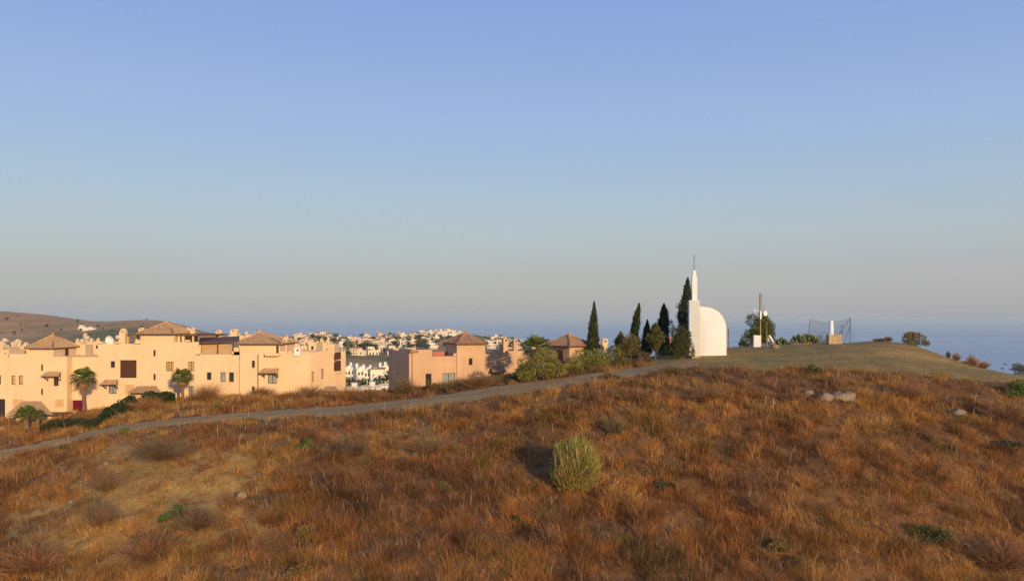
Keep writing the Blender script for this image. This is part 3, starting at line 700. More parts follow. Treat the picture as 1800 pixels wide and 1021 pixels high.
# ---- tower house left of the first cypress
h = House('tower_house', 'small salmon tower house with brown pyramid roof left of the tallest lone cypress', 'house', 1001, 97, 36, 650, wall=M_salmon_shade, tile=M_tile_dark)
h.block(1001, 1040, 609.5, 0, 4.2, zb=-2, pxt=1018); h.hip(996, 1043, 608.0, 588.5, 0.0, 4.2, over=0.5)
ww = MB(); ww.box(h.u(1001, 0) - 0.05, 1.2, h.z(1001, 634, 0), h.u(1001, 0) - 0.003, 2.3, h.z(1001, 616, 0)); ww.build('door', M_brown, h.root)
h.finish()
h = House('garden_chimney', 'cream stucco chimney with pale blue hut showing above the bushes right of the lone cypress', 'chimney', 1064, 104, 10, 640)
h.block(1056, 1072, 618, 0, 1.2, zb=-2); h.chimney(1059, 1069, 594, 618.5, 0.1)
pw = MB(); pw.box(h.u(1052.5, 0.5), 0.5, -2, h.u(1058, 0.5), 1.6, h.z(1055, 600, 0.5)); pw.build('hut', M_wpaint, h.root); h.finish()
h = House('small_house', 'orange stucco house with tiled roof glimpsed between the dark cypresses', 'house', 1185, 116, 12, 628, wall=M_cream, tile=M_tile_dark)
h.block(1172, 1200, 607.5, 0, 4, zb=-3); h.hip(1170, 1203, 607, 593, 0, 4, over=0.3)
h.finish()
h = House('garden_wall', 'salmon block with dark doorway left of the pyramid roofed tower house', 'house', 980, 104, 15, 640, wall=M_salmon_shade)
h.block(974, 990, 601, 0, 3, zb=-3, opens=[(976, 616, 980, 634)]); h.window((976, 616, 980, 634), 0, 'dark', 'door'); h.chimney(976, 981, 596, 602, 0.6); h.finish()

# ---- more villas of the estate behind the row
def back_villa(px0, px1, ytop, Y, label, nchim=2, seed=0, stp=True, yaw=0, m=None):
    r = random.Random(seed)
    hh = House('back_villa', label, 'villa', (px0 + px1) / 2, Y, yaw, ytop + 40, 'villas of the estate behind the cream row', wall=m or M_cream)
    n = max(2, int((px1 - px0) / 14)); e = np.linspace(px0, px1, n + 1)
    for i in range(n):
        t = ytop + r.uniform(-4, 3); a, b = e[i] + 0.05, e[i + 1] - 0.05; wv = r.uniform(0, 1.5)
        op = (a + (b - a) * 0.35, t + 6, a + (b - a) * 0.65, t + 12)
        hh.block(a, b, t, wv, 6, opens=[op], zb=-6); hh.window(op, wv, r.choice(['dark', 'blind', 'slit']))
        if r.random() < 0.6: hh.abox(a, a + 2.5, t - 3.5, t + 0.5, wv, 0.4)
    for i in range(nchim):
        c = px0 + (px1 - px0) * (i + 0.5 + r.uniform(-.25, .25)) / nchim
        hh.chimney(c - 2, c + 2, ytop - 10, ytop + 3, 3.0)
    hh.finish(); return hh
back_villa(-40, 16, 613, 165, 'cream villa at the left edge showing above the nearest flat roof', 2, 1)
back_villa(18, 52, 611, 170, 'pale villa with chimneys left of the small tiled tower', 3, 2)
back_villa(128, 150, 605, 150, 'cream villa just right of the small tiled tower roof', 2, 3)
back_villa(152, 176, 604, 150, 'cream stepped villa showing left of the satellite dish', 2, 4)
back_villa(503, 527, 604, 190, 'beige villa showing behind the white roof vent', 2, 5)
back_villa(528, 556, 606, 185, 'beige villa with brown terraces behind the right end of the row', 2, 6)
back_villa(557, 588, 604, 200, 'beige villa behind the stepped end wall', 2, 7)
back_villa(420, 442, 592, 240, 'distant cream villa showing left of the third tower roof', 1, 8)

# ---------------------------------------------------------------- chapel on the hill
g = on_ground(1221, 93)
ch = thing('chapel', 'whitewashed monument chapel with slim spire and quarter round vault on the hilltop', 'chapel', (g.x, g.y, g.z - 0.0), R(-4))
zc = lambda py, Y=93: wz(py, Y) - g.z
s1 = 93 / F
def chx(px): return (px - 1221.5) * s1
b = MB(); b.box(chx(1212.3), 0, -0.8, chx(1230.5), 1.15, zc(527.5)); b.box(chx(1211.6), -0.06, -0.8, chx(1231.2), 1.2, 0.1)
for py in (559.5, 583.5, 604): b.box(chx(1212.3) - 0.004, -0.006, zc(py) - 0.012, chx(1230.5) + 0.004, 0.004, zc(py) + 0.012, 0)
b.build('bell_wall', M_white_dim, ch)
b = MB(); b.box(chx(1218), 0.25, zc(527.5) + 0.003, chx(1226.6), 0.85, zc(486.2)); sp_ = b.build('spire', M_white, ch)
b = MB(); b.box(chx(1219), 0.32, zc(486.2) + 0.003, chx(1225.2), 0.78, zc(476)); 
p = [(chx(1219), .32), (chx(1225.2), .32), (chx(1225.2), .78), (chx(1219), .78)]; ap = (chx(1222.1), .55, zc(473.4))
for i in range(4): b.poly([(*p[i], zc(476) + .002), (*p[(i + 1) % 4], zc(476) + .002), ap])
b.build('spire_cap', M_white, sp_)
b = MB(); b.tube([(chx(1222.0), .55, zc(476)), (chx(1222.0), .55, zc(447))], [0.055, 0.035], 8); b.build('lightning_rod', M_metal, sp_)
# quarter vault: outline in the chapel's own front plane, extruded back
out = []; x0, x1 = chx(1230.5) + 0.003, chx(1277.5)
zt, zs = zc(539.0), zc(581)
N_ = 28
for i in range(N_ + 1):
    t = math.pi / 2 * i / N_
    out.append((x0 + 0.5 + (x1 - x0 - 0.5) * math.sin(t) ** 0.92 if i else x0 + 0.5, zs + (zt - zs) * math.cos(t) ** 0.9))
prof = [(x0, -0.8), (x0, zt + 0.06)] + out + [(x1, -0.8)]
b = MB(); f0, f1 = 0.35, 4.6
cxv, czv = x0 + 0.42 * (x1 - x0), -0.8
prev = [(x, f0, z) for x, z in prof]
for sc2 in (0.985, 0.95, 0.88, 0.76, 0.6, 0.42, 0.22, 0.0):       # the face swells forward like the apse of a small dome
    cur = [(cxv + (x - cxv) * sc2, f0 - 0.28 * math.sqrt(1 - sc2 * sc2), czv + (z - czv) * sc2) for x, z in prof]
    for i in range(len(prof) - 1): b.poly((prev[i], prev[i + 1], cur[i + 1], cur[i]) if sc2 else (prev[i], prev[i + 1], cur[i]), 0, True)
    prev = cur
b.poly([(x, f1, z) for x, z in reversed(prof)])
for (xa, za), (xb, zb2) in zip(prof[1:], prof[2:]): b.poly([(xa, f0, za), (xb, f0, zb2), (xb, f1, zb2), (xa, f1, za)], 0, True)
b.build('vault', M_white, ch)
b = MB()   # thin weathered coping along the curved edge
pr = prof[1:]
for (xa, za), (xb, zb2) in zip(pr, pr[1:]):
    d = Vector((xb - xa, 0, zb2 - za)); n = Vector((-d.z, 0, d.x)).normalized() * -1
    n = Vector((d.z, 0, -d.x)).normalized() * -0.05
    b.quad((xa + n.x, f0 - 0.06, za + n.z), (xb + n.x, f0 - 0.06, zb2 + n.z), (xb + n.x, f1 + .06, zb2 + n.z), (xa + n.x, f1 + .06, za + n.z))
    b.quad((xa, f0 - 0.06, za), (xb, f0 - 0.06, zb2), (xb + n.x, f0 - 0.06, zb2 + n.z), (xa + n.x, f0 - 0.06, za + n.z))
b.build('coping', M_salmon_shade, ch)
b = MB(); b.box(chx(1212), -1.6, -0.7, chx(1229), -0.07, 0.02); b.build('doorstep', M_block, ch)

# ---------------------------------------------------------------- plants
def leaf_quads(C, D, size, asp, jitter=0.5):
    """leaf-shaped quads at centres C (n,3), long axis near D (n,3); returns vertices (4n,3)"""
    n = len(C); ax = D + RNG.normal(0, jitter, (n, 3)); ax /= np.linalg.norm(ax, axis=1)[:, None] + 1e-9
    r = RNG.normal(0, 1, (n, 3)); sd = np.cross(ax, r); sd /= np.linalg.norm(sd, axis=1)[:, None] + 1e-9
    s = size * RNG.uniform(0.6, 1.35, n)[:, None]
    a = C - ax * s * 0.5; b = C + sd * s * asp * 0.5; c = C + ax * s * 0.5; d = C - sd * s * asp * 0.5
    return np.stack([a, b, c, d], 1).reshape(-1, 3)
def quads_obj(name, V, tint4, m, parent=None):
    n = len(V) // 4
    return np_mesh(name, V, np.full(n, 4), np.arange(4 * n), m, np.repeat(tint4, 4, 0), parent)
def tints(n, base, var=0.3, alt=None, pa=0.2, clump=None, gain=2.0):
    base = np.array(base) * gain; alt = None if alt is None else np.array(alt) * gain; t = base[None] * (1 + RNG.uniform(-var, var, (n, 1))) * (1 + RNG.uniform(-0.08, 0.08, (n, 3)))
    if alt is not None:
        k = RNG.random(n) < (pa if clump is None else clump); t[k] = np.array(alt) * (1 + RNG.uniform(-var, var, (k.sum(), 1)))
    return np.clip(t, 0, 1)

GREEN_CY = (0.038, 0.048, 0.016); GREEN_OL = (0.085, 0.088, 0.022); GREEN_BR = (0.12, 0.145, 0.030); GREEN_DK = (0.028, 0.048, 0.014)
BROOM = (0.160, 0.150, 0.036); STRAW = (0.42, 0.26, 0.10); DEAD = (0.13, 0.075, 0.045); RUST = (0.26, 0.105, 0.032)

def lobes(n, L_):
    """sample n points spread over the shells of ellipsoid lobes [(cx,cy,cz,rx,ry,rz)], with outward directions"""
    L_ = np.array(L_, float); wgt = (L_[:, 3] * L_[:, 5]); k = RNG.choice(len(L_), n, p=wgt / wgt.sum())
    d = RNG.normal(0, 1, (n, 3)); d /= np.linalg.norm(d, axis=1)[:, None]
    r = RNG.uniform(0.35, 1.0, n) ** 0.5 * RNG.uniform(0.85, 1.12, n)
    return L_[k, :3] + d * L_[k, 3:] * r[:, None], d, k
def bush(name, label, cat, loc, w, hgt, base=GREEN_OL, alt=None, pa=0.2, leaf=0.16, n=2200, seed=1, group=None, trunk=True, up=0.4, nl=9, flat=0.75, asp=0.5, depth=None):
    r = random.Random(seed); t = thing(name, label, cat, loc, 0, group); depth = depth or w * flat; L_ = []
    for i in range(nl):
        fx = r.uniform(-0.5, 0.5) if i > 3 else (i - 1.5) / 3.2; fz = r.uniform(0.2, 0.86) if i > 3 else 0.2; q = math.sqrt(max(0.1, 1 - (2 * fx) ** 2 * 0.8 - max(0, fz - 0.45) ** 2 * 1.6)); s = r.uniform(0.18, 0.31)
        L_.append((fx * w * 0.72, r.uniform(-.5, .5) * depth * 0.6, min(fz * q + 0.08, 0.86) * hgt, s * w * 0.9, s * depth, s * hgt * 0.85))
    C, D, k = lobes(n, L_); C[:, 2] = np.maximum(C[:, 2], 0.03)
    lob = RNG.uniform(0.75, 1.2, nl)[k][:, None]
    V = leaf_quads(C, D * 0.6 + np.array([0, 0, up]), leaf, asp)
    quads_obj('foliage' if not trunk else 'crown', V, tints(n, base, 0.3, alt, pa) * lob, M_leaf, t)
    if trunk:
        b = MB()
        for i in range(6):
            l = L_[i % nl]; b.tube([(r.uniform(-.1, .1) * w, 0, -0.2), (l[0] * 0.5, l[1] * 0.5, l[2] * 0.55), (l[0], l[1], l[2])], [0.035 * w ** .5, 0.025 * w ** .5, 0.01], 5)
        b.build('stems', M_trunk, t)
    return t

def cypress(label, px, Y, top_py, base_py, wpx, lean_px=0.0, base=GREEN_CY, alt=None, n=6500, group='cypress trees in the row beside the chapel', bend=1.0, prof=None, trunk_show=0.0, leaf=0.27, seed=0, sideshoots=0):
    X = wx(px, Y); zg = float(hz_at(X, Y)); zt = wz(top_py, Y); zb = min(wz(base_py, Y), zg + 0.4) if not trunk_show else wz(base_py, Y)
    t = thing('cypress_tree', label, 'tree', (X, Y, zg), 0, group); H = zt - zg; W = wpx / F * Y / 2; lean = lean_px / F * Y
    prof = prof or [(0, .35), (.08, .8), (.22, 1), (.42, .88), (.6, .68), (.78, .42), (.92, .2), (1, .04)]
    f = RNG.beta(1.15, 1.45, n); q = np.interp(f, [a for a, _ in prof], [b for _, b in prof]) * W
    th = RNG.uniform(0, 2 * math.pi, n); rad = np.sqrt(RNG.uniform(0.25, 1.0, n))
    lump = 0.52 + 0.8 * vnoise(th * 1.1 + seed, f * 8 + seed * 3, 3 + seed) + 0.2 * vnoise(th * 2.6, f * 22 + seed, 13 + seed); lump *= np.where(RNG.random(n) < 0.07, 1.4, 1)
    z0 = (zb - zg) if trunk_show else 0.12
    zz = z0 + f * (H - z0)
    C = np.stack([lean * f ** (1.3 * bend) + np.cos(th) * q * rad * lump, np.sin(th) * q * rad * lump, zz], 1)
    D = np.stack([np.cos(th) * 0.35, np.sin(th) * 0.35, np.full(n, 1.0)], 1)
    V = leaf_quads(C, D, leaf, 0.38, 0.28)
    clump = 0.75 + 0.6 * vnoise(th * 1.3 + seed, f * 14, 23 + seed)[:, None]
    quads_obj('crown', V, tints(n, base, 0.3, alt, 0.25) * clump, M_leaf, t)
    b = MB(); b.tube([(0, 0, -0.3), (lean * 0.15, 0, H * 0.3), (lean * .6, 0, H * 0.7), (lean * 0.97, 0, H * 0.97)], [0.09, 0.075, 0.05, 0.012], 7); b.build('trunk', M_trunk, t)
    return t
cypress('tallest lone cypress standing apart on the left, wind-bent tip', 1042.5, 98, 530, 622, 23, 2, seed=1, prof=[(0, .4), (.08, .8), (.28, 1), (.45, .8), (.6, .62), (.8, .36), (.92, .18), (1, .04)])
cypress('leaning feathery cypress with a crooked tip behind the olive bush', 1112, 101, 533, 615, 26, 12, seed=2, base=(0.030, 0.040, 0.015), prof=[(0, .7), (.12, 1), (.3, .85), (.42, .42), (.55, .5), (.7, .5), (.85, .34), (.95, .13), (1, .03)], bend=1.2)
cypress('short dark cypress between the leaning one and the olive-brown one', 1136, 103, 562, 618, 20, 2, seed=3, n=3800, base=(0.020, 0.036, 0.016))
cypress('dark even cypress midway between the leaning cypress and the chapel', 1167, 99, 534, 624, 22, 0, seed=4, base=(0.023, 0.037, 0.015), prof=[(0, .5), (.1, .9), (.3, 1), (.5, .8), (.62, .78), (.8, .62), (.92, .35), (1, .05)])
cypress('tallest cypress, close against the chapel tower', 1204, 101, 488, 626, 28, 5, seed=5, n=8500, base=(0.026, 0.040, 0.015), prof=[(0, .5), (.1, .9), (.3, 1), (.5, .85), (.65, .72), (.82, .5), (.93, .22), (1, .04)])
cypress('short olive-brown cypress on a bare pale trunk', 1152, 93, 568, 617, 25, 0, seed=6, n=4200, base=(0.070, 0.066, 0.020), trunk_show=1, prof=[(0, .15), (.12, .6), (.35, .98), (.6, 1), (.78, .7), (.9, .4), (1, .08)])
cypress('short two-tipped olive cypress left of the leaning one', 1090, 95, 583, 636, 19, 1, seed=7, n=3600, base=(0.060, 0.066, 0.018), prof=[(0, .4), (.2, .9), (.5, 1), (.75, .85), (.88, .45), (1, .05)])

def bush_px(name, label, cat, px, base_py, wpx, hpx, Y=None, **k):
    g = ground_px(px, base_py) if Y is None else on_ground(px, Y)
    s = g.y / F
    return bush(name, label, cat, (g.x, g.y, g.z - 0.05), wpx * s * 1.12, hpx * s * 1.08, **k)
bush_px('juniper_tree', 'dense dark olive tree with a side branch, touching the chapel tower', 'tree', 1198, 0, 36, 70, Y=91.5, base=(0.062, 0.060, 0.022), n=6500, leaf=0.2, seed=21, nl=13, up=0.2)
bush_px('juniper_tree', 'thin dark branch tree leaning left beside the dense olive tree', 'tree', 1180, 0, 18, 58, Y=97, base=(0.028, 0.036, 0.015), n=900, leaf=0.18, seed=22, nl=6)
OL = 'leafy bushes along the far side of the track'
bush_px('oleander_bush', 'large yellow-green oleander bush in front of the palm', 'bush', 950, 676, 76, 52, Y=84, base=(0.14, 0.13, 0.028), alt=(0.19, 0.14, 0.036), pa=0.25, n=6500, leaf=0.2, seed=31, nl=16, group=OL)
bush_px('oleander_bush', 'yellow-green oleander bush at the right of the palm bushes', 'bush', 994, 664, 54, 44, Y=86, base=(0.13, 0.12, 0.028), alt=(0.17, 0.11, 0.03), pa=0.3, n=3200, leaf=0.19, seed=32, nl=10, group=OL)
bush_px('oleander_bush', 'small blue-green bush at the foot of the salmon wall', 'bush', 912, 668, 30, 22, Y=86, base=(0.045, 0.075, 0.03), n=1300, leaf=0.17, seed=33, group=OL)
bush_px('oleander_bush', 'bright green bush below the pyramid-roofed tower house', 'bush', 1034, 650, 60, 40, Y=91, base=(0.145, 0.155, 0.03), alt=(0.16, 0.14, 0.04), pa=0.25, n=3400, leaf=0.19, seed=34, group=OL)
bush_px('oleander_bush', 'green bush between the lone cypress and the two-tipped one', 'bush', 1070, 646, 52, 42, Y=92, base=(0.125, 0.13, 0.03), alt=(0.15, 0.10, 0.03), pa=0.2, n=3000, leaf=0.19, seed=35, group=OL)
bush_px('olive_bush', 'olive-brown bush at the foot of the leaning cypress', 'bush', 1114, 640, 54, 50, Y=93, base=(0.105, 0.09, 0.026), alt=(0.13, 0.085, 0.03), pa=0.3, n=3600, leaf=0.19, seed=36, group=OL)
bush_px('dark_bush', 'dark bush in the gap under the tower house roof', 'bush', 992, 640, 26, 24, Y=95, base=(0.04, 0.05, 0.016), n=1300, leaf=0.17, seed=37, group=OL)
bush_px('dark_bush', 'low dark bush between the olive-brown cypress and the chapel', 'bush', 1172, 627, 30, 16, Y=97, base=(0.03, 0.042, 0.016), n=1000, leaf=0.17, seed=38, group=OL)
bush_px('dry_shrub', 'reddish dry shrub beneath the olive-brown cypress', 'shrub', 1132, 638, 24, 20, Y=92, base=(0.12, 0.07, 0.04), n=800, leaf=0.17, seed=39)

# palms
def palm(label, px, Y, base_py, crown_py, r_px, trunk_r=0.17, seed=0, nf=30, low=False, dead=True):
    X = wx(px, Y); zg = float(hz_at(X, Y)) if base_py is None else min(wz(base_py, Y), float(hz_at(X, Y)) + 0.3); H = max(0.25, wz(crown_py, Y) - zg); s = r_px / F * Y
    r = random.Random(seed); t = thing('fan_palm', label, 'palm', (X, Y, zg), r.uniform(0, 6), 'fan palms around the villas')
    b = MB(); n_ = 9
    b.tube([(0.05 * math.sin(i), 0, H * i / n_ - 0.2 * (i == 0)) for i in range(n_ + 1)], [trunk_r * (1.25 if i == 0 else 1 + 0.1 * (i % 2)) for i in range(n_ + 1)], 9); b.build('trunk', M_ptrunk, t)
    Vs = []; Ts = []
    def fan(az, elv, pet, rad, col, droop):
        d = Vector((math.cos(az) * math.cos(elv), math.sin(az) * math.cos(elv), math.sin(elv))); side = Vector((-math.sin(az), math.cos(az), 0)); up = side.cross(d) * -1
        o = Vector((0, 0, H)); p = o + d * pet
        def quad(a, b_, wa, wb, sv, c): Vs.extend([a - sv * wa, a + sv * wa, b_ + sv * wb, b_ - sv * wb]); Ts.append(c)
        quad(o, p, 0.03, 0.02, side, np.array(col) * 0.8)
        m = 15
        for i in range(m):
            an = (i / (m - 1) - 0.5) * 2.5; dl = (d * math.cos(an) + side * math.sin(an)).normalized(); ln = rad * (0.75 + 0.25 * math.cos(an)) * r.uniform(0.85, 1.05)
            mid = p + dl * ln * 0.6 + up * 0.05; tip = p + dl * ln + Vector((0, 0, -droop * ln * r.uniform(.5, 1.2)))
            sv = dl.cross(up).normalized(); c = np.array(col) * r.uniform(0.7, 1.25)
            quad(p, mid, 0.025, 0.055, sv, c); quad(mid, tip, 0.055, 0.008, sv, c)
    for i in range(nf):
        az = i * 2.399 + r.uniform(-.2, .2); e = math.asin(min(0.99, -0.35 + 1.3 * (i + .5) / nf))
        fan(az, e, s * 0.45 * r.uniform(.8, 1.1), s * 0.62, (0.17, 0.20, 0.035) if i > nf * .25 else (0.16, 0.15, 0.04), 0.35)
    quads_obj('crown', np.array([tuple(v) for v in Vs]), np.array(Ts), M_leaf, t)
    if dead:
        Vs.clear(); Ts.clear()
        for i in range(12): fan(i * 2.399, -0.9 + r.uniform(-.3, .2), s * 0.3, s * 0.42, (0.36, 0.20, 0.08), 0.5)
        quads_obj('dead_fronds', np.array([tuple(v) for v in Vs]), np.array(Ts), M_leaf, t)
    return t
palm('fan palm with tall trunk beside the burgundy garage door', 147, 95.0, 716, 665, 25, seed=1)
palm('fan palm with tall trunk in front of the large villa', 321, 94.5, 704, 663, 22, seed=2)
palm('low fan palm on the driveway at the left edge', 46, 88, 742, 728, 21, 0.28, seed=3, dead=False)
palm('second smaller fan palm close beside the low one at the left edge', 66, 89, 742, 729, 14, 0.2, seed=5, dead=False, nf=18)
palm('big fan palm rising behind the yellow-green oleander', 944, 93, None, 613, 32, 0.25, seed=4, nf=38)

# dark hedge below the large villa
def hedge(label, pts, hts, seed, base=GREEN_DK, n=5000):
    """pts: photo column, distance; hts height m"""
    t0 = on_ground(*pts[0]); t = thing('hedge', label, 'hedge', t0)
    k = RNG.uniform(0, len(pts) - 1.001, n); i = k.astype(int); f = k - i
    PX = np.array([p[0] for p in pts]); PYd = np.array([p[1] for p in pts]); HT = np.array(hts)
    px = PX[i] * (1 - f) + PX[i + 1] * f; Y = PYd[i] * (1 - f) + PYd[i + 1] * f + RNG.normal(0, 0.55, n); ht = HT[i] * (1 - f) + HT[i + 1] * f
    X = (px - CX) / F * Y; z = hz_at(X, Y)
    ht = ht * (0.6 + 0.7 * vnoise(X / 0.9, Y / 0.9, seed)); zz = z + ht * np.sqrt(RNG.random(n))
    C = np.stack([X - t0.x, Y - t0.y, zz - t0.z], 1)
    quads_obj('foliage', leaf_quads(C, np.array([[0, -0.2, 1.0]]).repeat(n, 0), 0.26, 0.45), tints(n, base, 0.35, (0.06, 0.07, 0.018), 0.15, gain=1.25), M_leaf, t)
    return t
hedge('long dark green hedge sloping up in front of the large villa', [(165, 84), (190, 86), (220, 88), (250, 90), (280, 91), (308, 92)], [0.9, 1.3, 1.5, 1.6, 1.5, 1.0], 4, n=7000)
hedge('low dark hedge along the drive below the small tiled tower', [(70, 86), (95, 87), (130, 86), (165, 84)], [0.5, 0.8, 0.9, 0.8], 5, n=2600, base=(0.04, 0.045, 0.016))

def spray(name, label, cat, loc, w, h, base, alt=None, pa=0.2, n=900, seed=0, group=None, wd=0.011, up=0.35):
    """twiggy shrub or tuft: thin stalks fanning out from the ground, leafier towards the tips"""
    t = thing(name, label, cat, loc, 0, group)
    th = RNG.uniform(0, 2 * math.pi, n); e = np.arccos(RNG.uniform(0.1, 1, n)); lump = 0.7 + 0.5 * vnoise(th * 1.5 + seed, e * 3 + seed, 7) + RNG.normal(0, 0.05, n)
    d = np.stack([np.sin(e) * np.cos(th) * w / 2, np.sin(e) * np.sin(th) * w / 2 * 0.9, (np.cos(e) * 0.7 + 0.3) * h], 1) * lump[:, None]
    f0 = RNG.uniform(0.0, 0.75, n)[:, None]; f1 = f0 + RNG.uniform(0.2, 0.4, n)[:, None]; off = np.stack([RNG.normal(0, .15, n) * w, RNG.normal(0, .15, n) * w, RNG.normal(0, .06, n) * h], 1)
    a = d * f0 + off * 0.6; c = d * np.minimum(f1, 1.05) + off + np.stack([RNG.normal(0, .1, n) * w, RNG.normal(0, .1, n) * w, RNG.uniform(0, up, n) * h * 0.5], 1)
    sv = np.cross(c - a, RNG.normal(0, 1, (n, 3))); sv /= np.linalg.norm(sv, axis=1)[:, None] + 1e-9; k = (wd * RNG.uniform(0.5, 1.4, n))[:, None]
    quads_obj('stalks', np.stack([a - sv * k, a + sv * k, c + sv * k * 0.5, c - sv * k * 0.5], 1).reshape(-1, 3), tints(n, base, 0.3, alt, pa) * (0.75 + 0.5 * vnoise(th * 2, e * 4, 19))[:, None], M_leaf, t)
    return t
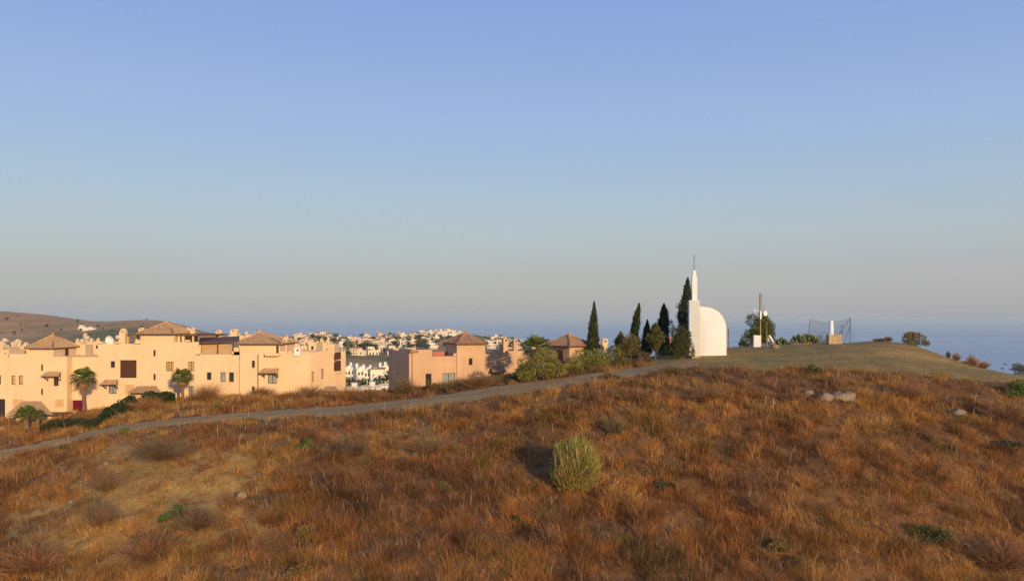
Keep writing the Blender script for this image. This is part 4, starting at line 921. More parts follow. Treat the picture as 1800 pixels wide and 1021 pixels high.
# scattered shrubs of the hillside: (name, label, px, base row, width px, height px, base colour, alt colour, n, leaf)
SH = [
 ('dry_shrub', 'round straw-brown shrub right of the palm below the large villa', 365, 706, 44, 30, (0.16, 0.085, 0.035), RUST, 1600, .17),
 ('dry_shrub', 'wide straw mound below the dark hedge', 258, 722, 46, 24, (0.24, 0.13, 0.05), RUST, 1500, .17),
 ('dry_shrub', 'brown shrub at the foot of the third tower', 462, 697, 40, 18, (0.15, 0.095, 0.04), RUST, 1200, .17),
 ('dry_shrub', 'dark brown shrub under the roof vent wall', 515, 706, 34, 20, (0.13, 0.07, 0.035), RUST, 1100, .17),
 ('dry_shrub', 'tan shrub in front of the stepped end wall', 545, 700, 40, 22, (0.17, 0.10, 0.045), RUST, 1300, .17),
 ('dry_shrub', 'tall orange grass clump right of the cream row in the gap', 612, 706, 40, 26, (0.27, 0.14, 0.05), RUST, 1300, .2),
 ('dry_shrub', 'brown grass clump at the middle of the gap', 648, 705, 44, 24, (0.20, 0.10, 0.04), DEAD, 1300, .2),
 ('dry_shrub', 'brown shrub against the shaded end of the salmon villa', 712, 695, 36, 30, (0.13, 0.075, 0.032), GREEN_OL, 1300, .18),
 ('green_shrub', 'olive shrub at the salmon villa door', 757, 686, 22, 22, (0.075, 0.07, 0.024), RUST, 800, .16),
 ('dry_shrub', 'rusty shrub below the sliding window of the salmon villa', 795, 686, 50, 18, (0.15, 0.085, 0.032), GREEN_OL, 1300, .18),
 ('dry_shrub', 'rusty shrub at the foot of the salmon tower', 840, 680, 52, 20, (0.19, 0.09, 0.032), GREEN_OL, 1400, .18),
 ('dry_shrub', 'grey-brown shrub beside the tiled porch of the salmon villa', 884, 672, 34, 14, (0.09, 0.07, 0.04), GREEN_OL, 900, .16),
 ('green_shrub', 'small bright green shrub above the track right of the palm', 379, 722, 14, 14, (0.11, 0.13, 0.028), None, 500, .14),
 ('green_shrub', 'small green plant on the near edge of the track', 220, 762, 20, 13, (0.09, 0.11, 0.03), None, 500, .13),
 ('green_shrub', 'small green plant at the far left near edge of the track', 112, 790, 24, 12, (0.07, 0.075, 0.026), None, 500, .13),
 ('green_shrub', 'bright green clump on the bare slope', 308, 910, 26, 26, (0.055, 0.085, 0.022), None, 1300, .09),
 ('green_shrub', 'smaller bright green clump left of its bigger neighbour on the bare slope', 286, 917, 15, 15, (0.058, 0.085, 0.022), None, 700, .08),
 ('green_shrub', 'bright green clump amid dry grass below the cream row end', 538, 791, 26, 20, (0.065, 0.105, 0.022), None, 900, .11),
 ('green_shrub', 'dark green low shrub on the lower right slope', 1640, 955, 62, 34, (0.05, 0.075, 0.018), DEAD, 1800, .09),
 ('green_shrub', 'green shrub at the right edge under the hilltop', 1795, 697, 52, 28, (0.075, 0.105, 0.022), None, 1800, .13),
 ('green_shrub', 'dark grey-green shrub at the right edge in the grass', 1778, 788, 44, 24, (0.055, 0.058, 0.026), DEAD, 1000, .10),
 ('green_shrub', 'low green weed at the near edge of the clearing', 1428, 655, 26, 14, (0.095, 0.10, 0.028), None, 700, .14),
 ('green_shrub', 'low dull green shrub at the near edge of the track', 1072, 667, 34, 11, (0.075, 0.065, 0.025), RUST, 800, .15),
 ('dry_shrub', 'brown shrub at the near edge of the clearing below the chapel', 1182, 657, 40, 16, (0.12, 0.075, 0.03), GREEN_OL, 1100, .15),
 ('green_shrub', 'olive shrub right of the green broom', 1170, 858, 34, 20, (0.07, 0.075, 0.028), DEAD, 900, .09),
 ('dry_shrub', 'dark grey shrub up-slope of the green broom', 1080, 765, 40, 34, (0.085, 0.062, 0.04), GREEN_OL, 900, .11),
 ('green_shrub', 'yellow-green weed in the grass at the left of the broom shadow', 780, 862, 30, 18, (0.12, 0.11, 0.03), None, 600, .09),
 ('green_shrub', 'yellow-green weed patch near the bottom left of centre', 540, 950, 34, 30, (0.12, 0.10, 0.026), RUST, 700, .09),
 ('green_shrub', 'yellow-green weed patch at the bottom edge left of centre', 528, 1012, 40, 26, (0.125, 0.105, 0.026), RUST, 700, .09),
 ('green_shrub', 'olive weed down-slope of the green broom', 905, 920, 26, 18, (0.09, 0.085, 0.026), RUST, 600, .08),
 ('green_shrub', 'olive weed beside a shaded hollow at the bottom right', 1370, 968, 36, 22, (0.11, 0.09, 0.028), RUST, 700, .08),
 ('green_shrub', 'olive weed at the bottom edge right of centre', 1405, 1000, 40, 22, (0.105, 0.085, 0.026), RUST, 700, .08),
 ('dry_shrub', 'wide grey dry scrub patch on the slope under the track', 285, 808, 90, 38, (0.105, 0.072, 0.042), (0.09, 0.075, 0.04), 1800, .10),
 ('dry_shrub', 'grey dry scrub at the upper left of the bare slope', 185, 862, 56, 34, (0.10, 0.064, 0.038), DEAD, 1300, .10),
 ('dry_shrub', 'grey twiggy scrub below the bare slope top', 178, 925, 46, 44, (0.105, 0.07, 0.045), DEAD, 1200, .10),
 ('dry_shrub', 'dark scrub right of the two bright green clumps', 345, 930, 70, 36, (0.105, 0.065, 0.04), DEAD, 1300, .09),
 ('dry_shrub', 'dark scrub at the bottom of the bare slope', 270, 985, 90, 46, (0.11, 0.062, 0.038), RUST, 1600, .08),
 ('dry_shrub', 'red-brown scrub at the bottom left corner', 60, 1005, 90, 44, (0.14, 0.07, 0.036), RUST, 1600, .08),
 ('dry_shrub', 'dark scrub above the bright green clump below the cream row', 545, 776, 44, 26, (0.105, 0.055, 0.032), RUST, 1100, .12),
 ('dry_shrub', 'grey scrub on the stony bank left of centre', 625, 800, 50, 30, (0.11, 0.074, 0.045), DEAD, 1100, .11),
 ('dry_shrub', 'grey-green scrub on the stony bank near centre', 755, 800, 54, 30, (0.095, 0.078, 0.04), RUST, 1100, .11),
 ('dry_shrub', 'dark hollow scrub below the track near centre', 820, 735, 48, 24, (0.105, 0.068, 0.042), RUST, 1000, .13),
 ('dry_shrub', 'dark scrub just below the track near the leafy bushes', 1110, 705, 50, 24, (0.10, 0.058, 0.036), RUST, 1000, .13),
 ('dry_shrub', 'olive-brown scrub under the chapel on the grass slope', 1240, 705, 56, 26, (0.11, 0.078, 0.035), RUST, 1100, .13),
 ('dry_shrub', 'dark scrub left of the long pale rock', 1390, 705, 40, 20, (0.11, 0.065, 0.038), RUST, 900, .13),
 ('dry_shrub', 'purple-brown scrub right of the long pale rock', 1590, 700, 56, 26, (0.12, 0.066, 0.045), RUST, 1000, .13),
 ('dry_shrub', 'dark scrub near the right edge above the grey-green shrub', 1765, 740, 70, 34, (0.095, 0.056, 0.042), RUST, 1300, .12),
 ('dry_shrub', 'dark grey scrub on the middle right slope', 1330, 905, 40, 34, (0.085, 0.055, 0.042), RUST, 900, .09),
 ('dry_shrub', 'dark grey scrub at the bottom near the right of the broom', 960, 960, 44, 36, (0.085, 0.055, 0.042), RUST, 900, .09),
 ('dry_shrub', 'brown scrub at the bottom right corner', 1760, 1000, 90, 50, (0.12, 0.064, 0.036), RUST, 1500, .08),
]
for i, (nm, lb, px, py, wp, hp, b0, al, n, lf) in enumerate(SH):
    if nm == 'dry_shrub':
        g = ground_px(px, py); s_ = g.y / F
        spray(nm, lb, 'shrub', (g.x, g.y, g.z - 0.05), wp * s_ * 1.15, hp * s_ * 1.1, tuple(0.62 * a_ + 0.38 * c_ for a_, c_ in zip(b0, (0.20, 0.115, 0.045))), al, 0.25, int(n * 1.25), 100 + i, 'shrubs scattered over the hillside'); continue
    lf = min(0.21, max(0.15, 0.0027 * ground_px(px, py).y))
    bush_px(nm, lb, 'shrub', px, py, wp, hp, base=b0, alt=al, pa=0.25, n=int(n * 1.3), leaf=lf, seed=100 + i, nl=8 + i % 4, trunk=(i % 2 == 0), asp=0.3, up=0.9, group='shrubs scattered over the hillside')

# the big green broom bush in the grass
g = ground_px(1012, 862); s = g.y / F
t = thing('broom_bush', 'big round green broom bush alone in the dry grass slope', 'bush', (g.x, g.y, g.z - 0.1))
n = 26000
th = RNG.uniform(0, 2 * math.pi, n); e = np.arccos(RNG.uniform(-0.75, 1, n)); W = 47 * s; H = 95 * s
d = np.stack([np.sin(e) * np.cos(th) * W, np.sin(e) * np.sin(th) * W * 0.95, (np.cos(e) * 0.56 + 0.44) * H], 1)
lump = 0.80 + 0.34 * vnoise(th * 1.7 + 3, e * 3.2, 7) + RNG.normal(0, 0.035, n); core = np.array([0, 0, H * 0.22])
d = core + (d - core) * lump[:, None]
f0 = RNG.uniform(0.30, 0.88, n)[:, None]; f1 = f0 + RNG.uniform(0.05, 0.13, n)[:, None]
a = core + (d - core) * f0 + RNG.normal(0, 0.07, (n, 3)); c = core + (d - core) * np.minimum(f1, 1.08) + RNG.normal(0, 0.06, (n, 3)) + np.stack([np.zeros(n), np.zeros(n), RNG.uniform(0.05, 0.4, n)], 1)
sv = np.cross(c - a, RNG.normal(0, 1, (n, 3))); sv /= np.linalg.norm(sv, axis=1)[:, None]; wd = RNG.uniform(0.010, 0.022, n)[:, None]
V = np.stack([a - sv * wd, a + sv * wd, c + sv * wd * 0.5, c - sv * wd * 0.5], 1).reshape(-1, 3)
tn = tints(n, BROOM, 0.28, STRAW, 0.08, gain=2.1) * (0.8 + 0.4 * vnoise(th * 2.2, e * 5, 19))[:, None]; lowk = d[:, 2] < H * 0.42; tn[lowk & (RNG.random(n) < 0.45)] = np.array((0.42, 0.27, 0.08))
quads_obj('foliage', V, tn, M_leaf, t)
st = MB(); rr = random.Random(3)
for i in range(60):
    k = rr.randrange(n); p = d[k]; st.tube([(p[0] * .05, p[1] * .05, 0), tuple(p * 0.45 + np.array([0, 0, .1])), tuple(p * 0.9)], [0.03, 0.018, 0.008], 4, cap=False)
st.build('stems', M_trunk, t)
st = MB()
for i in range(26):
    x = rr.uniform(-.8, .1) * W; z0 = rr.uniform(.2, .6) * H; st.tube([(x, -W * 0.75 * rr.uniform(.5, 1), z0), (x - rr.uniform(-.05, .25), -W * rr.uniform(.75, 1), z0 + rr.uniform(.5, 1.3))], 0.014, 4, cap=False)
M_straw = mat('straw_stalks', (0.50, 0.33, 0.15), 0.8, 0.2, 3)
st.build('dry_stalks', M_straw, t)

# hilltop plants
bush_px('tree', 'round green tree behind the antenna mast on the hilltop', 'tree', 1333, 0, 50, 58, Y=112, base=(0.068, 0.078, 0.022), alt=(0.12, 0.13, 0.03), pa=0.3, n=11000, leaf=0.22, seed=61, nl=22)
bush_px('green_shrub', 'low dark shrub on the left under the hilltop tree', 'shrub', 1311, 0, 22, 14, Y=112, base=(0.03, 0.05, 0.018), n=800, leaf=0.18, seed=62)
bush_px('dry_shrub', 'rounded olive-brown bush at the right end of the hilltop', 'bush', 1610, 560, 40, 27, base=(0.115, 0.098, 0.034), alt=(0.15, 0.105, 0.04), pa=0.3, n=2600, leaf=0.19, seed=63, nl=10)
RIM = 'dry tufts along the right rim of the hill'
for i, (px, Y, w_, h_, lb) in enumerate([(1545, 110, 20, 7, 'low dark tuft on the hilltop rim between pillar and round bush'), (1560, 110, 14, 10, 'reddish tuft just left of the round bush'), (1667, 103, 7, 12, 'thin upright tuft, first below the round bush'), (1681, 102, 14, 14, 'rounded straw tuft, second below the round bush'), (1709, 100, 20, 20, 'largest straw tuft on the right rim'), (1727, 98, 22, 14, 'reddish low tuft at the foot of the right rim'), (1695, 101, 12, 6, 'small low tuft between the two straw tufts on the rim')]):
    g = ground_px(px, 560); s_ = g.y / F
    spray('grass_tuft', lb, 'tuft', (g.x, g.y, g.z - 0.1), w_ * s_ * 0.9, h_ * s_ * 1.0, [(0.12, 0.07, 0.035), (0.20, 0.115, 0.05)][i % 2 if i < 3 else 1], (0.26, 0.155, 0.07), 0.4, 700, 70 + i, RIM, 0.022)
# prickly pears
def prickly(label, px, Y, wpx, hpx, seed, np_):
    g = on_ground(px, Y); s = Y / F; r = random.Random(seed); t = thing('prickly_pear', label, 'cactus', g, 0, 'prickly pears on the hilltop'); b = MB()
    for i in range(np_):
        x = r.uniform(-.5, .5) * wpx * s; z = r.random() ** 0.8 * hpx * s * (1 - (2 * x / (wpx * s)) ** 2 * 0.6); y = r.uniform(-.8, .8)
        n0 = len(b.v); rz = r.uniform(0, 3.14); tl = r.uniform(-.5, .5); b.blob((0, 0, 0), (0.17, 0.045, 0.25), 8, 6, 0.05, 0, seed + i)
        for q in range(n0, len(b.v)):
            v = Vector(b.v[q]); v = Vector((v.x * math.cos(tl) - v.z * math.sin(tl), v.y, v.x * math.sin(tl) + v.z * math.cos(tl))); b.v[q] = (x + v.x * math.cos(rz) - v.y * math.sin(rz), y + v.x * math.sin(rz) + v.y * math.cos(rz), z + v.z)
    b.build('pads', M_pear, t); return t
M_pear = mat('prickly_pear_skin', (0.17, 0.22, 0.06), 0.6, 0.35, 1.6, fine=3)
prickly('wide clump of green prickly pears behind the red soil mound', 1414, 113, 46, 18, 1, 170)
prickly('small clump of green prickly pears right of the fallen stones', 1375, 112, 19, 11, 2, 60)
bush_px('dry_shrub', 'dark thorny dry shrub between prickly pears and white pillar', 'shrub', 1447, 0, 20, 20, Y=113, base=(0.07, 0.045, 0.03), n=450, leaf=0.2, seed=64, asp=0.15, up=1.0)

# ---------------------------------------------------------------- dry grass: one object, nobody could count it
def grass():
    n = 125000
    Y = np.concatenate([RNG.uniform(38, 101, int(n * 0.65)), RNG.uniform(38, 72, int(n * 0.35))]); n = len(Y)
    px = RNG.uniform(-350, 2150, n); X = (px - CX) / F * Y; z = hz_at(X, Y)
    P_, Q = rows_of(X, Y, z)
    k1 = fbm(X / 3.6, Y / 4.2, 51, 4); k2 = fbm(X / 1.3, Y / 1.6, 52, 3); k3 = fbm(X / 6, Y / 7, 53, 4)
    cm = clear_mask(P_, Q); sm = sparse_mask(P_, Q); tk = track_mask(P_, Q)
    keep = (RNG.random(n) > sm * 0.9) & (RNG.random(n) > cm * 0.72) & (tk < 0.5) & (RNG.random(n) < np.clip(0.55 + (k2 - 0.44) * 4.0, 0.25, 1))
    # nothing grows inside the houses or the chapel
    front = np.interp(P_, [-200, 172, 420, 605, 700, 925, 1000, 1210, 1280, 1400], [98, 98, 98, 100, 97, 98, 99, 92, 93, 120])
    keep &= (Y < front) | ((P_ > 606) & (P_ < 698)) | (P_ > 1290)
    X, Y, z, P_, Q, k1, k2, k3, cm, sm = [a[keep] for a in (X, Y, z, P_, Q, k1, k2, k3, cm, sm)]; n = len(X)
    bl = RNG.integers(7, 13, n); bl = np.where(cm > 0.5, 5, bl)
    ht = 0.8 * (0.30 + 0.50 * RNG.random(n) ** 1.6 + 0.5 * np.clip((k2 - 0.45) * 4, 0, 1)) * np.clip(1.25 - (Y - 60) / 75, 0.68, 1.1) * (1 - 0.72 * (cm > 0.4)) * (1 - 0.35 * sm)
    ht *= np.where((Q < piece(P_, TRACK_UP)) & (P_ < 1130), 1.15, 1)
    # colours: straw near the hilltop, rust down the right slope, purplish dead patches
    straw = np.array((0.54, 0.295, 0.078)); rust = np.array((0.43, 0.185, 0.050)); dead = np.array((0.27, 0.135, 0.058)); ochre = np.array((0.55, 0.30, 0.080)); grn = np.array((0.16, 0.13, 0.035))
    up_ = np.clip((780 - Q) / 120, 0, 1); left = np.clip((650 - P_) / 500, 0, 1)
    wr = np.clip(0.75 - 0.45 * up_ - 0.35 * left + (k1 - 0.5) * 2.4, 0, 1)[:, None]
    c = (straw * (1 - left[:, None]) + ochre * left[:, None]) * (1 - wr) + rust * wr
    wd_ = np.clip((k3 - 0.50) * 6 + (k1 - 0.5) * 3.0 - 0.45 * left, 0, 1)[:, None] * 0.85
    c = c * (1 - wd_) + dead * wd_
    wg = np.clip((fbm(X / 2.2, Y / 2.8, 57, 2) - 0.68) * 8, 0, 1)[:, None] * 0.6
    c = c * (1 - wg) + grn * wg
    c = c * (1 - 0.5 * cm[:, None]) + np.array((0.24, 0.155, 0.052)) * 0.5 * cm[:, None]
    c = c * (0.58 + 0.84 * np.clip((fbm(X / 0.8, Y / 0.9, 58, 2) - 0.25) * 2, 0, 1))[:, None] * RNG.uniform(0.7, 1.22, (n, 1))
    # blades
    r = np.repeat(np.arange(n), bl); N_ = len(r)
    sc_ = np.clip(Y[r] / 55, 0.75, 1.7)
    spread = RNG.uniform(0.0, 0.28, N_)
    th = RNG.uniform(0, 2 * math.pi, N_); h = ht[r] * RNG.uniform(0.4, 1.0, N_); lean = RNG.uniform(0.1, 1.4, N_) * h
    la = th + RNG.normal(0, 0.7, N_)
    pale = RNG.random(N_) < 0.010; h = np.where(pale, h * 1.7 + 0.15, h)
    b0 = np.stack([X[r] + np.cos(th) * spread, Y[r] + np.sin(th) * spread, z[r] - 0.04], 1)
    dirn = np.stack([np.cos(la), np.sin(la), np.zeros(N_)], 1)
    m_ = b0 + dirn * (lean * 0.35)[:, None] + np.array([0, 0, 1.0]) * (h * 0.62)[:, None]
    t_ = b0 + dirn * lean[:, None] + np.array([0, 0, 1.0]) * (h * 0.98)[:, None]
    wa = RNG.uniform(0, math.pi, N_); wv = np.stack([np.cos(wa), np.sin(wa), np.zeros(N_)], 1); wd = (0.0092 * sc_ * RNG.uniform(0.6, 1.5, N_))[:, None]
    V = np.stack([b0 - wv * wd, b0 + wv * wd, m_ + wv * wd * 0.9, m_ - wv * wd * 0.9, t_], 1).reshape(-1, 3)
    i5 = np.arange(N_) * 5
    q = np.stack([i5, i5 + 1, i5 + 2, i5 + 3, i5 + 3, i5 + 2, i5 + 4], 1).ravel()
    fn = np.tile([4, 3], N_)
    cb = np.clip(c[r] * RNG.uniform(0.78, 1.2, (N_, 1)), 0, 0.9)
    cb[pale] = np.array((0.62, 0.45, 0.25)) * RNG.uniform(0.6, 1.1, (int(pale.sum()), 1))
    tint = np.repeat(cb, 5, 0)
    o = np_mesh('dry_grass', V, fn, q, M_grass, tint)
    structure(o, 'stuff'); o['label'] = 'dry straw and rust coloured grass covering the hillside'; o['category'] = 'grass'
grass()

# ---------------------------------------------------------------- stones
def rock(label, px, py, wpx, hpx, seed, name='rock', m=None, group=None, dep=0.7, Y=None):
    g = ground_px(px, py) if Y is None else on_ground(px, Y); s = g.y / F; b = MB(); rr = random.Random(seed)
    W, H = wpx * s / 2, hpx * s
    b.blob((0, 0, H * 0.15), (W, W * dep, H * 0.62), 14, 9, 0.2, 0, seed)
    for i in range(3): b.blob((rr.uniform(-.5, .5) * W, rr.uniform(-.3, .3) * W * dep, H * rr.uniform(.05, .4)), (W * rr.uniform(.35, .6), W * dep * .6, H * rr.uniform(.35, .5)), 9, 6, 0.22, 0, seed + i + 50)
    o = b.build(name, m or M_stone); o.location = g
    tag(o, label, 'rock', group or 'pale rocks scattered on the hillside'); return o
for i, (lb, px, py, wp, hp) in enumerate([('long pale rock, largest on the upper right slope', 1482, 703, 52, 18), ('grey flat rock adjoining the long pale rock', 1452, 703, 30, 15), ('small pale rock left of the long pale one', 1422, 694, 18, 11), ('tilted pale rock on the right slope near the dark scrub', 1686, 731, 26, 15), ('pale rock near the bottom left of the bare slope', 126, 1008, 17, 10), ('pinkish rock right of the bright green clumps', 424, 876, 20, 14), ('small whitish rock under the track', 187, 817, 9, 7), ('small pale rock left of the whitish one under the track', 150, 829, 11, 6), ('small buff rock on the left of the bare slope', 124, 884, 9, 7), ('pale rock at the left edge below the driveway', 4, 756, 12, 8), ('tiny pale stone right on the stony bank near centre', 730, 800, 9, 7), ('tiny white stone left on the stony bank', 575, 782, 5, 4), ('small white stone up-slope of the broom shadow', 1098, 706, 6, 5), ('buff stone under the wide scrub patch', 223, 802, 12, 6), ('pinkish stone below the stony bank', 697, 957, 8, 6), ('white stone among leaf litter beside the olive bush', 1093, 640, 9, 8)]):
    rock(lb, px, py, wp, hp, 200 + i)

# ---------------------------------------------------------------- hilltop furniture
Yh = 106
g = on_ground(1336.5, Yh); s = Yh / F
t = thing('antenna_mast', 'slim antenna mast with white panel and dishes on the hilltop', 'mast', g)
H = lambda py: wz(py, Yh) - g.z
xx = lambda px: (px - 1336.5) * s
b = MB(); b.tube([(0, 0, -0.3), (0, 0, H(550))], 0.05, 8); b.tube([(0.07, 0, 0), (0.07, 0, H(550))], 0.02, 5); b.build('pole', M_block, t)
b = MB(); w_ = 0.16
for i in range(3):
    a = i * 2.094; b.tube([(w_ * math.cos(a), w_ * math.sin(a), H(553)), (w_ * .8 * math.cos(a), w_ * .8 * math.sin(a), H(516))], 0.03, 5)
nz = 9
for k in range(nz):
    z0 = H(553) + (H(516) - H(553)) * k / nz; z1 = H(553) + (H(516) - H(553)) * (k + 1) / nz
    for i in range(3):
        a = i * 2.094; c = (i + 1) * 2.094
        b.tube([(w_ * math.cos(a) * .85, w_ * math.sin(a) * .85, z0), (w_ * math.cos(c) * .85, w_ * math.sin(c) * .85, z1)], 0.014, 4)
    b.box(-0.05 - 0.05 * (k % 2), -0.1, z0 + 0.05, 0.06, 0.1, z0 + 0.14)
b.build('lattice', M_mast, t)
b = MB(); b.box(-0.09, -0.2, H(561), 0.09, -0.07, H(547)); b.build('panel_antenna', M_wpaint, t)
def dish(c, r, name, yaw):
    b = MB(); k = 14; R_ = lambda i, j: (c[0] + r * i / 3 * math.cos(2 * math.pi * j / k) * math.cos(yaw), c[1] - 0.12 + 0.1 * (1 - (i / 3) ** 2) + r * i / 3 * math.cos(2 * math.pi * j / k) * math.sin(yaw), c[2] + r * i / 3 * math.sin(2 * math.pi * j / k))
    for i in range(3):
        for j in range(k): b.quad(R_(i, j), R_(i + 1, j), R_(i + 1, j + 1), R_(i, j + 1))
    b.tube([(c[0], c[1] + 0.02, c[2]), (0, 0, c[2] - 0.1)], 0.025, 5); b.build(name, M_wpaint, t)
dish((xx(1345), 0, H(550.5)), 0.34, 'dish', 0.5); dish((xx(1327.5), 0, H(545.5)), 0.17, 'small_dish', -0.4)
b = MB(); b.tube([(xx(1342.5), 0, H(549)), (xx(1342.5), 0, H(536.5))], 0.03, 5); b.tube([(xx(1342.5), 0, H(548)), (0, 0, H(549))], 0.02, 5); b.build('whip_antenna', M_mast, t)
g2 = on_ground(1331, 105); t = thing('cabinet', 'white metal equipment cabinet at the foot of the antenna mast', 'cabinet', g2, R(-12))
hw = 6.2 * 105 / F; hz_ = wz(590, 105) - g2.z
b = MB(); b.box(-hw, -0.3, -0.2, hw, 0.3, hz_); b.box(-hw - 0.04, -0.34, hz_ + 0.002, hw + 0.04, 0.34, hz_ + 0.06); b.build('body', M_wpaint, t)
b = MB(); b.box(-hw + 0.06, -0.33, 0.1, hw - 0.06, -0.302, hz_ - 0.1); d_ = b.build('door', M_wpaint, t); b = MB(); b.box(hw - 0.16, -0.36, hz_ * .5, hw - 0.12, -0.333, hz_ * .5 + 0.14); b.build('handle', M_metal, d_)
def post(label, px, Y, top, lean=0.0, r=0.04, m=None, name='post'):
    g = on_ground(px, Y); b = MB(); h_ = wz(top, Y) - g.z; b.tube([(0, 0, -0.3), (lean * Y / F, 0, h_)], r, 6); o = b.build(name, m or M_rustmetal); o.location = g; tag(o, label, 'post'); return o
post('thin pale wooden pole in front of the hilltop tree', 1348.5, 104, 565, -1, 0.045, M_block)
post('thin dark post just right of the chapel vault', 1280.5, 112, 577, 0)
# broken pillar
g = on_ground(1357, 101); t = thing('broken_pillar', 'leaning broken white pillar propped on pale stones near the mast', 'pillar', g, 0); s = 101 / F
b = MB(); b.tube([(0.15, 0, 0.75), (-0.35, 0.1, 1.6)], [0.16, 0.13], 10); b.tube([(-.35, 0, 0.75), (-.5, 0.1, 1.25)], 0.07, 6); b.build('shaft', M_wpaint, t)
b = MB(); b.blob((0.05, 0, 0.55), (0.36, 0.3, 0.26), 10, 7, 0.12, 0, 5); b.blob((0.25, -0.5, 0.18), (0.52, 0.4, 0.32), 12, 7, 0.12, 0, 6); b.build('stones', M_stone, t)
# survey pillar
g = on_ground(1466, 107); t = thing('survey_pillar', 'white round survey pillar on a square beige concrete base', 'pillar', g, R(-8)); s = 107 / F
hb = wz(588.3, 107) - g.z; b = MB(); b.box(-11 * s, -0.8, -0.3, 11 * s, 0.8, hb); b.build('base', M_block, t)
b = MB(); x = -4.5 * s; b.tube([(x, 0, hb + 0.003), (x, 0, wz(564.5, 107) - g.z), (x, 0, wz(563, 107) - g.z)], [4.1 * s, 3.2 * s, 2.3 * s], 16); b.build('shaft', M_white, t)
# red soil mound
g = on_ground(1405, 109); b = MB(); b.blob((0, 0, 0), (1.7, 0.8, 0.30), 22, 8, 0.2, 0, 9); b.blob((0.9, -.2, 0), (0.8, 0.6, 0.38), 14, 8, 0.25, 0, 19); b.blob((-0.8, -.1, 0), (0.7, 0.5, 0.26), 14, 8, 0.25, 0, 29); o = b.build('soil_mound', mat('red_soil', (0.27, 0.125, 0.05), 0.95, 0.25, 2, 0.05, 6, fine=6)); o.location = g; tag(o, 'low mound of red soil before the prickly pears', 'mound')
# wire fence
t0 = on_ground(1424, 115); t = thing('wire_fence', 'sagging wire mesh fence on iron posts behind the white pillar', 'fence', t0)
def fp(px, py, Y): return Vector((wx(px, Y) - t0.x, Y - t0.y, wz(py, Y) - t0.z))
for (p0, y0, p1, y1, Y, r) in ((1419, 602, 1424.5, 561, 115, .035), (1494, 602, 1494.5, 558, 113, .045), (1480, 603, 1480, 570, 114, .04)):
    b = MB(); b.tube([fp(p0, y0 + 4, Y), fp(p1, y1, Y)], r, 6); b.build('post', M_rustmetal, t)
for (p0, y0, p1, y1, Y) in ((1494, 560, 1475, 587, 113.3), (1494, 574, 1486, 598, 112.7), (1476, 587, 1468, 603, 113.3)):
    b = MB(); b.tube([fp(p0, y0, Y), fp(p1, y1, Y)], 0.028, 5); b.build('brace', M_rustmetal, t)
b = MB()
tops = [(1494.5, 560, 113), (1480, 564, 114), (1450, 567, 115), (1424, 562, 115)]
for (pa, ya, Ya), (pb, yb, Yb) in zip(tops, tops[1:]):
    m_ = max(4, int(abs(pb - pa) / 1.6))
    for k in range(m_ + 1):
        f = k / m_; px = pa + (pb - pa) * f; py = ya + (yb - ya) * f; Y = Ya + (Yb - Ya) * f
        for dx in (-9, 9):
            q = [fp(px, py, Y), fp(px + dx, 604, Y)]; b.tube(q, 0.006, 3, cap=False)
    b.tube([fp(pa, ya, Ya), fp(pb, yb, Yb)], 0.012, 4, cap=False); b.tube([fp(pa, (ya + 603) / 2, Ya), fp(pb, (yb + 603) / 2, Yb)], 0.009, 4, cap=False)
b.build('wire_mesh', M_rustmetal, t)

